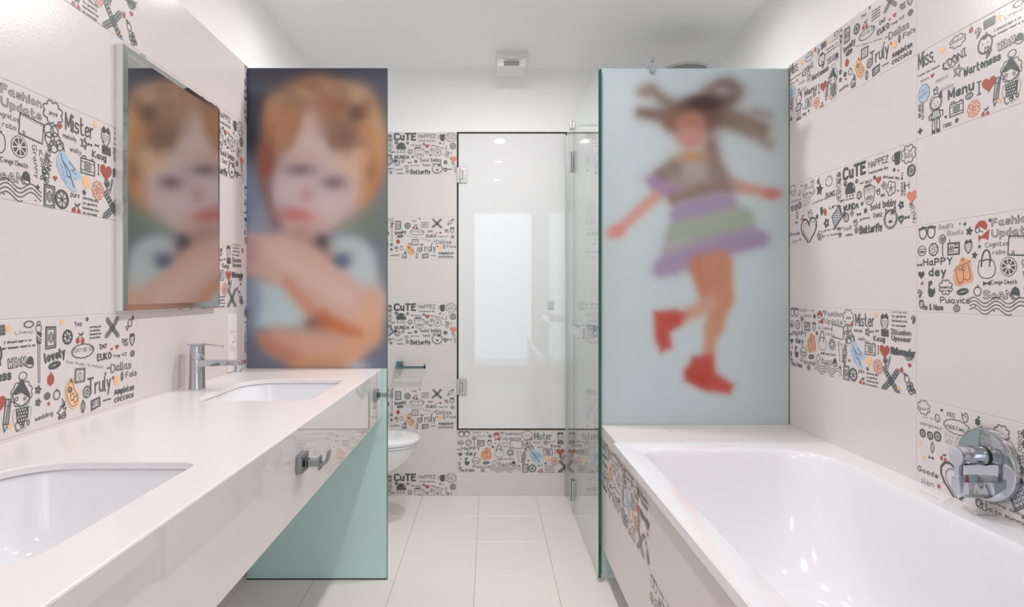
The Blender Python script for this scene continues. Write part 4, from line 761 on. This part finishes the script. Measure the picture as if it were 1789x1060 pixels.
# paper holder on the back wall
e = empty('paper_holder', (-0.525, YB, 0.78)); tag(e, 'chrome toilet paper holder arm on the back wall above the toilet', 'paper holder')
def hx(px): return (px - VX) / (F / (YB - 0.03))
def hz(py): return EYE + (VY - py) / (F / (YB - 0.03))
obj('mount', BX(hx(692), hx(704), YB - 0.035, YB, hz(643.5), hz(631.5), 0.003), M['chrome_dark_reflection'], e)
ar = obj('arm', BX(hx(697), hx(744), YB - 0.058, YB - 0.05, hz(643), hz(638.5), 0.0015), M['chrome_dark_reflection'], e)
bm = BX(hx(741), hx(744.5), YB - 0.058, YB - 0.05, hz(643), hz(635), 0.0012); obj('end_stop', bm, M['chrome_dark_reflection'], ar)
obj('stem', cyl(bmesh.new(), (hx(694.5), YB - 0.062, hz(640.5)), (hx(694.5), YB - 0.03, hz(640.5)), 0.0085, bev=.001), M['chrome_dark_reflection'], e, True)

# ceiling vent
e = empty('extractor_vent', (0.12, 3.36, ZC)); tag(e, 'square white ceiling extractor vent with a bulging cover and dark slot', 'vent')
obj('back_plate', BX(0.034, 0.209, 3.285, 3.47, ZC - 0.006, ZC, 0.002), M['plastic'], e)
bm = bmesh.new(); loft(bm, [[(0.038 + q, 3.291 + q, ZC - z), (0.205 - q, 3.291 + q, ZC - z), (0.205 - q, 3.462 - q, ZC - z), (0.038 + q, 3.462 - q, ZC - z)] for z, q in ((0.006, 0), (0.074, 0.007), (0.079, 0.012))], True, True)
obj('housing', bm, M['plastic'], e)
bm = bmesh.new(); rs = []      # curved visor above the slot
for j in range(17):
    t = j / 16; x = 0.046 + 0.151 * t; k = math.sin(math.pi * t); rs.append([(x, 3.292, ZC - 0.010), (x, 3.290 - 0.016 * k - .001, ZC - 0.018 - 0.012 * k), (x, 3.290 - 0.014 * k - .001, ZC - 0.026 - 0.018 * k), (x, 3.2935, ZC - 0.028 - 0.018 * k)])
loft(bm, rs, True, True); cv = obj('visor', bm, M['plastic'], e, True)
obj('slot_grille', BX(0.079, 0.162, 3.2915, 3.2990, ZC - 0.0745, ZC - 0.050, 0.001), M['grey_plastic'], e)

# ------------------------------------------------------------------ toilet
TY = 3.165
e = empty('toilet', (-0.905, TY, 0)); tag(e, 'white wall hung toilet with closed lid, half hidden by the printed glass panel', 'toilet')
def dring(x0, tip, hw, z, n=40, p=2.4):   # D-shaped outline from the wall to the tip
    o = []
    xc = tip - (tip - x0) * 0.52
    for i in range(n + 1):
        a = -math.pi / 2 + math.pi * i / n; c_, s_ = math.cos(a), math.sin(a)
        o.append((xc + (tip - xc) * abs(c_) ** (2 / p), TY + hw * math.copysign(abs(s_) ** (2 / p), s_), z))
    return o + [(x0, TY + hw * .96, z), (x0, TY - hw * .96, z)]
bm = bmesh.new(); prof = [(0.232, 0.285, .085), (0.238, 0.315, .10), (0.262, 0.375, .122), (0.30, 0.445, .143), (0.345, 0.495, .158), (0.385, 0.517, .165), (0.398, 0.519, .1655), (0.402, 0.516, .163)]
loft(bm, [dring(-0.905, -0.895 + l, h_, z) for z, l, h_ in prof], True, True); obj('bowl', bm, M['ceramic'], e, True)
bm = bmesh.new(); loft(bm, [dring(-0.87, -0.895 + l, h_, z) for z, l, h_ in [(0.405, .522, .166), (0.407, .528, .169), (0.414, .529, .1695), (0.416, .525, .168)]], True, True); st = obj('seat', bm, M['acrylic'], e, True)
bm = bmesh.new(); loft(bm, [dring(-0.872, -0.895 + l, h_, z) for z, l, h_ in [(0.4185, .525, .168), (0.420, .532, .171), (0.432, .533, .172), (0.440, .527, .168), (0.4445, .505, .155), (0.447, .44, .12)]], True, True); obj('lid', bm, M['acrylic'], e, True)
for s in (-1, 1): obj('hinge', cyl(bmesh.new(), (-0.885, TY + s * .075 - .015, .425), (-0.885, TY + s * .075 + .015, .425), .009, bev=.001), M['chrome'], e, True)

# ------------------------------------------------------------------ vanity counter with two undermount basins
CTX, CTZ, CTB, CY0, CY1 = -0.446, 0.8765, 0.6765, -0.25, YP - 0.002
SINKS = [(-0.866, -0.538, 0.70, 1.125), (-0.866, -0.522, 1.762, 2.195)]
SR = (0.032, 0.105, 0.06, 0.045)
e = empty('vanity_counter', (-0.727, 1.1, CTB)); tag(e, 'long wall hung white vanity counter with glossy front and two sinks', 'counter')
bm = bmesh.new(); ys = [CY0, 0.60, 1.23, 1.66, 2.30, CY1]
def quad(bm, p): bm.faces.new([bm.verts.new(q) for q in p])
for i, (a, b) in enumerate(zip(ys, ys[1:])):
    x0, x1 = XL, CTX - 0.003
    if i in (1, 3):
        s = SINKS[0 if i == 1 else 1]; k = 8
        inner = rrect(*s, SR, CTZ - 0.002, k); in2 = rrect(s[0] - .002, s[1] + .002, s[2] - .002, s[3] + .002, SR, CTZ, k)
        outer = rrect(x0, x1, a, b, 0.0005, CTZ, k)
        loft(bm, [outer, in2, inner, rrect(*s, SR, CTZ - 0.0135, k)])
    else: quad(bm, [(x0, a, CTZ), (x1, a, CTZ), (x1, b, CTZ), (x0, b, CTZ)])
loft(bm, [[(CTX - 0.003, y, CTZ), (CTX - 0.0009, y, CTZ - 0.0009), (CTX, y, CTZ - 0.003), (CTX, y, CTZ - 0.0048), (CTX - 0.03, y, CTZ - 0.0048)] for y in (CY0, CY1)], closed=False)
quad(bm, [(XL, CY0, CTZ), (CTX - .003, CY0, CTZ), (CTX - .003, CY0, CTZ - .0048), (XL, CY0, CTZ - .0048)]); quad(bm, [(XL, CY1, CTZ), (CTX - .003, CY1, CTZ), (CTX - .003, CY1, CTZ - .0048), (XL, CY1, CTZ - .0048)])
bmesh.ops.remove_doubles(bm, verts=bm.verts[:], dist=1e-5)
obj('worktop', bm, M['quartz'], e, True)
bm = BX(CTX - 0.02, CTX - 0.0002, CY0, CY1, CTB, CTZ - 0.005, 0.001); obj('front_panel', bm, M['gloss_front'], e)
obj('bottom_panel', BX(XL, CTX - 0.0204, CY0, CY1, CTB, CTB + 0.018), M['gloss_front'], e)
obj('end_panel', BX(XL, CTX - 0.0204, CY0, CY0 + 0.018, CTB + 0.0182, CTZ - 0.005), M['gloss_front'], e)
for si, s in enumerate(SINKS):
    g = empty('undermount_sink', ((s[0] + s[1]) / 2, (s[2] + s[3]) / 2, 0.73))
    tag(g, ['white undermount sink at the near end of the counter, with no tap in view', 'white undermount sink at the far end of the counter, below the tap'][si], 'sink', 'undermount sinks in the counter')
    bm = bmesh.new(); rr = []
    for t, z in ((-0.014, CTZ - .014), (-0.004, CTZ - .014), (-0.002, CTZ - .018), (0.002, CTZ - .04), (0.010, CTZ - .10), (0.020, CTZ - .135), (0.036, CTZ - .152), (0.065, CTZ - .160), (0.10, CTZ - .163)):
        q = max(t, -0.012); rr.append(rrect(s[0] + t, s[1] - t, s[2] + t, s[3] - t, [max(0.012, r_ + 0.02 * (t > .015) - q * .3) for r_ in (.035, .105, .06, .045)], z, 8))
    loft(bm, rr, False, True)
    rr2 = rrect(s[0] - .014, s[1] + .014, s[2] - .014, s[3] + .014, .04, CTZ - .0345, 8)
    obj('basin', bm, M['ceramic'], g, True)
    cx, cy = (s[0] + s[1]) / 2 - .02, (s[2] + s[3]) / 2
    obj('drain', lathe(bmesh.new(), [(.022, -.001), (.024, .002), (.018, .004), (.006, .005)], (cx, cy, CTZ - .163)), M['chrome'], g, True)
    obj('overflow', cyl(bmesh.new(), (s[0] + .0, cy - .05, CTZ - .06), (s[0] + .0075, cy - .05, CTZ - .06), .009, bev=.001), M['chrome'], g, True)

# basin tap
fx, fy = -0.956, 1.985
e = empty('basin_tap', (fx, fy, CTZ)); tag(e, 'chrome single lever basin tap at the far sink', 'tap')
obj('body', lathe(bmesh.new(), [(.0262, 0), (.0262, .004), (.0245, .01), (.0232, .06), (.0225, .096)], (fx, fy, CTZ), n=40), M['chrome'], e, True)
obj('cartridge_cap', lathe(bmesh.new(), [(.0215, .0965), (.0225, .099), (.0225, .138), (.0215, .141)], (fx, fy, CTZ), n=40), M['chrome'], e, True)
bm = bmesh.new(); loft(bm, [[(x, fy - .015 - y2, z0_) , (x, fy - .015 - y2 - w_ * 2, z0_), (x, fy - .015 - y2 - w_ * 2, z0_ - h_), (x, fy - .015 - y2, z0_ - h_)] for x, y2, w_, z0_, h_ in ((fx, -.035, .02, CTZ + .094, .022), (fx + .05, -.033, .0185, CTZ + .095, .02), (fx + .15, -.03, .016, CTZ + .094, .016))], True, True)
bmesh.ops.bevel(bm, geom=bm.edges[:], offset=.002, segments=2, affect='EDGES'); sp = obj('spout', bm, M['chrome'], e, True)
obj('aerator', cyl(bmesh.new(), (fx + .137, fy + .0, CTZ + .078), (fx + .134, fy - .003, CTZ + .055), .0135, .0125, n=20, bev=.0015), M['chrome'], sp, True)
bm = BX(fx - .026, fx + .024, fy - .018, fy + .018, CTZ + .1415, CTZ + .1475, .0015); lv = obj('lever', bm, M['chrome'], e, True)
obj('lever_rod', tube(bmesh.new(), [(fx + .02, fy, CTZ + .1445), (fx + .05, fy, CTZ + .143), (fx + .083, fy, CTZ + .138)], .0022), M['chrome'], lv, True)
obj('lever_tip', lathe(bmesh.new(), [(.001, -.003), (.003, -.001), (.003, .001), (.001, .003)], (fx + .084, fy, CTZ + .138)), M['chrome'], lv, True)

# robe hooks on the counter's front
def hook(y, z, label):
    g = empty('robe_hook', (CTX, y, z)); tag(g, label, 'hook', 'chrome hooks on the counter front')
    x = CTX
    obj('mount', BX(x, x + .0135, y - .028, y + .028, z - .021, z + .021, .001), M['chrome_dark_reflection'], g)
    obj('neck', BX(x + .0135, x + .046, y - .010, y + .010, z - .0075, z + .0075, .001), M['chrome_dark_reflection'], g)
    bm = BX(x + .0135, x + .0165, y - .0115, y + .0115, z - .0078, z + .0078); box(bm, x + .0195, x + .0225, y - .0115, y + .0115, z - .0078, z + .0078); obj('groove', bm, M['black'], g)
    obj('collar', BX(x + .046, x + .0505, y - .012, y + .012, z - .016, z + .0145, .001), M['chrome_dark_reflection'], g)
    pr = [(x + .0505, z - .006), (x + .058, z - .001), (x + .0655, z + .006), (x + .0675, z + .016), (x + .069, z + .0235), (x + .0715, z + .026)]
    bm = bmesh.new(); loft(bm, [[(a - .0022, y - .009, b + .003), (a - .0022, y + .009, b + .003), (a + .003, y + .009, b - .003), (a + .003, y - .009, b - .003)] for a, b in pr], True, True)
    obj('hook_arm', bm, M['chrome_dark_reflection'], g, True)
hook(1.425, 0.792, 'chrome robe hook halfway along the counter front')
hook(2.36, 0.793, 'chrome hook at the far end of the counter front beside the glass panel')

# mirror cabinet on the left wall
MX, MY0, MY1, MZ0, MZ1 = -0.9835, 1.634, 2.219, EYE - .0487, EYE + .672
e = empty('mirror', (XL, (MY0 + MY1) / 2, MZ0)); tag(e, 'tall frameless wall mirror with slanted edges, reflecting the printed child, above the counter', 'mirror')
obj('backing', BX(XL, MX - .004, MY0, MY1, MZ0, MZ1, .001), M['frame_grey'], e)
b_ = .017; bm = bmesh.new()
loft(bm, [[(MX - .0038, MY0, MZ0), (MX - .0038, MY1, MZ0), (MX - .0038, MY1, MZ1), (MX - .0038, MY0, MZ1)], [(MX - .0030, MY0, MZ0), (MX - .0030, MY1, MZ0), (MX - .0030, MY1, MZ1), (MX - .0030, MY0, MZ1)],
          [(MX, MY0 + b_, MZ0 + b_), (MX, MY1 - b_, MZ0 + b_), (MX, MY1 - b_, MZ1 - b_), (MX, MY0 + b_, MZ1 - b_)]]); obj('bevel', bm, M['bevel'], e)
bm = bmesh.new(); quad(bm, [(MX, MY0 + b_, MZ0 + b_), (MX, MY1 - b_, MZ0 + b_), (MX, MY1 - b_, MZ1 - b_), (MX, MY0 + b_, MZ1 - b_)]); mg = obj('mirror_glass', bm, M['mirror'], e)
me = mg.data; 
if me.polygons[0].normal.x < 0: me.flip_normals()

# socket plate
SY, SZ0 = 2.37, 0.885
e = empty('socket_plate', (XL, SY, SZ0)); tag(e, 'vertical white plate with a switch over two sockets, beside the printed glass', 'wall socket')
SZ1 = SZ0 + .222
obj('plate', BX(XL, XL + .006, SY - .041, SY + .041, SZ0, SZ1, .0015), M['plastic'], e)
obj('rocker_switch', BX(XL + .006, XL + .0095, SY - .028, SY + .028, SZ1 - .066, SZ1 - .010, .001), M['plastic'], e)
for i in (1, 2):
    zc = SZ1 - .038 - .071 * i
    bm = BX(XL + .006, XL + .0085, SY - .028, SY + .028, zc - .028, zc + .028, .001); so = obj('socket', bm, M['plastic'], e)
    obj('recess', lathe(bmesh.new(), [(.0205, .0086), (.0205, .0105), (.0185, .0105), (.0182, .0087)], (XL, SY, zc), axis='X'), M['plastic'], so, True)
    bm = cyl(bmesh.new(), (XL + .0084, SY - .0095, zc), (XL + .0092, SY - .0095, zc), .0026, n=12); cyl(bm, (XL + .0084, SY + .0095, zc), (XL + .0092, SY + .0095, zc), .0026, n=12); obj('pin_holes', bm, M['black'], so)

# ------------------------------------------------------------------ bathtub and its surround
BZ = 0.642; BX0, BX1, BY0, BY1 = 0.456, XR, 0.50, 2.228
e = empty('bathtub', ((BX0 + BX1) / 2, 1.36, 0)); tag(e, 'white built in bathtub along the right wall', 'bathtub')
bm = bmesh.new(); rr = []
rr.append(rrect(BX0 + .004, BX1 - .001, BY0, BY1, .006, BZ - .032, 10)); rr.append(rrect(BX0, BX1, BY0, BY1, .006, BZ - .030, 10)); rr.append(rrect(BX0, BX1, BY0, BY1, .006, BZ - .004, 10)); rr.append(rrect(BX0 + .004, BX1 - .001, BY0 + .003, BY1 - .003, .006, BZ, 10))
ix0, ix1, iy0, iy1 = 0.531, 1.15, 0.60, 2.118; R4 = (.17, .075, .12, .12)
for t, te, z in ((-.008, -.008, BZ), (-.003, -.003, BZ - .0015), (0, 0, BZ - .006), (.004, .006, BZ - .02), (.012, .03, BZ - .10), (.028, .08, BZ - .22), (.045, .15, BZ - .33), (.062, .20, BZ - .375), (.095, .245, BZ - .40), (.15, .30, BZ - .408)):
    rr.append(rrect(ix0 + t, ix1 - t, iy0 + te, iy1 - te, [min(r_ + te * .5, .24) for r_ in R4], z, 10))
loft(bm, rr, False, True); tub = obj('tub_shell', bm, M['acrylic'], e, True)
obj('waste', lathe(bmesh.new(), [(.03, -.001), (.032, .002), (.026, .004), (.008, .005)], (.84, 1.22, BZ - .408)), M['chrome'], e, True)
AX = 0.468
e = empty('bath_surround', (0.85, 1.36, 0)); tag(e, 'tiled bath surround with printed tiles low on its side and a tiled end ledge', 'bath surround')
obj('core', BX(AX + .0018, XR, YF + .3, YP - .002, .131, BZ - .034 - .408 + .02 if False else .19), M['grout'], e)
obj('side_board', BX(AX + .0018, AX + .018, YF + .3, YP - .002, .19, BZ - .034), M['grout'], e)
obj('ledge_board', BX(AX + .0018, XR, BY1 + .002, YP - .002, .55, BZ - .008), M['grout'], e)
obj('ledge_board', BX(AX + .0018, XR, YF + .3, BY0 - .002, .55, BZ - .008), M['grout'], e)
obj('plinth', BX(AX + .13, XR, YF + .3, YP - .002, 0, .131), M['grey_plastic'], e)
obj('edge_trim', BX(AX - .0045, AX + .0016, YF + .3, YP - .003, .5935, BZ - .031, .0008), M['tile'], e)
obj('edge_trim', BX(AX - .0045, AX + .0016, BY1 + .001, YP - .003, BZ - .031, BZ + .0005, .0008), M['tile'], e)
for ci, (a, b) in enumerate([(2.5165, 1.77), (1.77, 1.02), (1.02, 0.27), (0.27, YF + .3)]):
    for k, (z0, z1) in enumerate(((.3838, .5925), (.1338, .3838))):
        key = 'B' if (ci + k) % 2 == 0 and ci < 3 else None
        place_tile(e, (AX, a, z0), (0, -1, 0), (0, 0, 1), a - b, z1 - z0, key, (0, min(3, (a - b) / .25), 0, (z1 - z0) / .25))
xs = [AX + .0018, .7125, .955, 1.198, XR]
for a, b in zip(xs, xs[1:]): place_tile(e, (a, BY1 + .001, BZ + .0005), (1, 0, 0), (0, 1, 0), b - a, YP - .002 - BY1 - .001)
for a, b in zip(xs, xs[1:]): place_tile(e, (a, YF + .3, BZ + .0005), (1, 0, 0), (0, 1, 0), b - a, BY0 - .001 - YF - .3)

# bath mixer
my, mz = 1.507, EYE - .426
e = empty('bath_mixer', (XR, my, mz)); tag(e, 'chrome bath mixer with a round wall plate, lever and spout over the tub', 'tap')
obj('wall_plate', lathe(bmesh.new(), [(.086, 0), (.0905, -.003), (.0905, -.013), (.088, -.0175), (.083, -.0195), (.03, -.0195)], (XR, my, mz), axis='X', n=64), M['chrome'], e, True)
hz_ = EYE - .404
bd = obj('handle', cyl(bmesh.new(), (XR - .019, my, hz_), (XR - .068, my, hz_), .0235, n=40, bev=.001), M['chrome'], e, True)
obj('joint_ring', cyl(bmesh.new(), (XR - .0195, my, hz_), (XR - .024, my, hz_), .0242, n=40), M['black'], bd, True)
obj('end_cap', cyl(bmesh.new(), (XR - .0685, my, hz_), (XR - .088, my, hz_), .0245, n=40, bev=.0015), M['chrome'], bd, True)
bm = bmesh.new(); loft(bm, [[(XR - .074 - q, my - w_, z), (XR - .074 - q, my + w_, z), (XR - .086 - q, my + w_, z), (XR - .086 - q, my - w_, z)] for z, w_, q in ((hz_ - .02, .0105, 0), (hz_ - .045, .010, .0), (hz_ - .075, .0095, -.003), (hz_ - .094, .009, -.006))], True, True)
bmesh.ops.bevel(bm, geom=bm.edges[:], offset=.003, segments=2, affect='EDGES'); obj('lever', bm, M['frame_grey'] if False else M['chrome'], bd, True)
zs = EYE - .4835
bm = bmesh.new(); loft(bm, [[(x, my - w_, zs + h_), (x, my + w_, zs + h_), (x, my + w_ * 1.0, zs - h_ * .3), (x, my + w_ * .45, zs - h_), (x, my - w_ * .45, zs - h_), (x, my - w_, zs - h_ * .3)] for x, w_, h_ in ((XR - .018, .036, .0225), (XR - .05, .034, .0215), (XR - .078, .030, .0195))], True, True)
bmesh.ops.bevel(bm, geom=bm.edges[:], offset=.002, segments=2, affect='EDGES'); obj('spout', bm, M['chrome'], e, True)
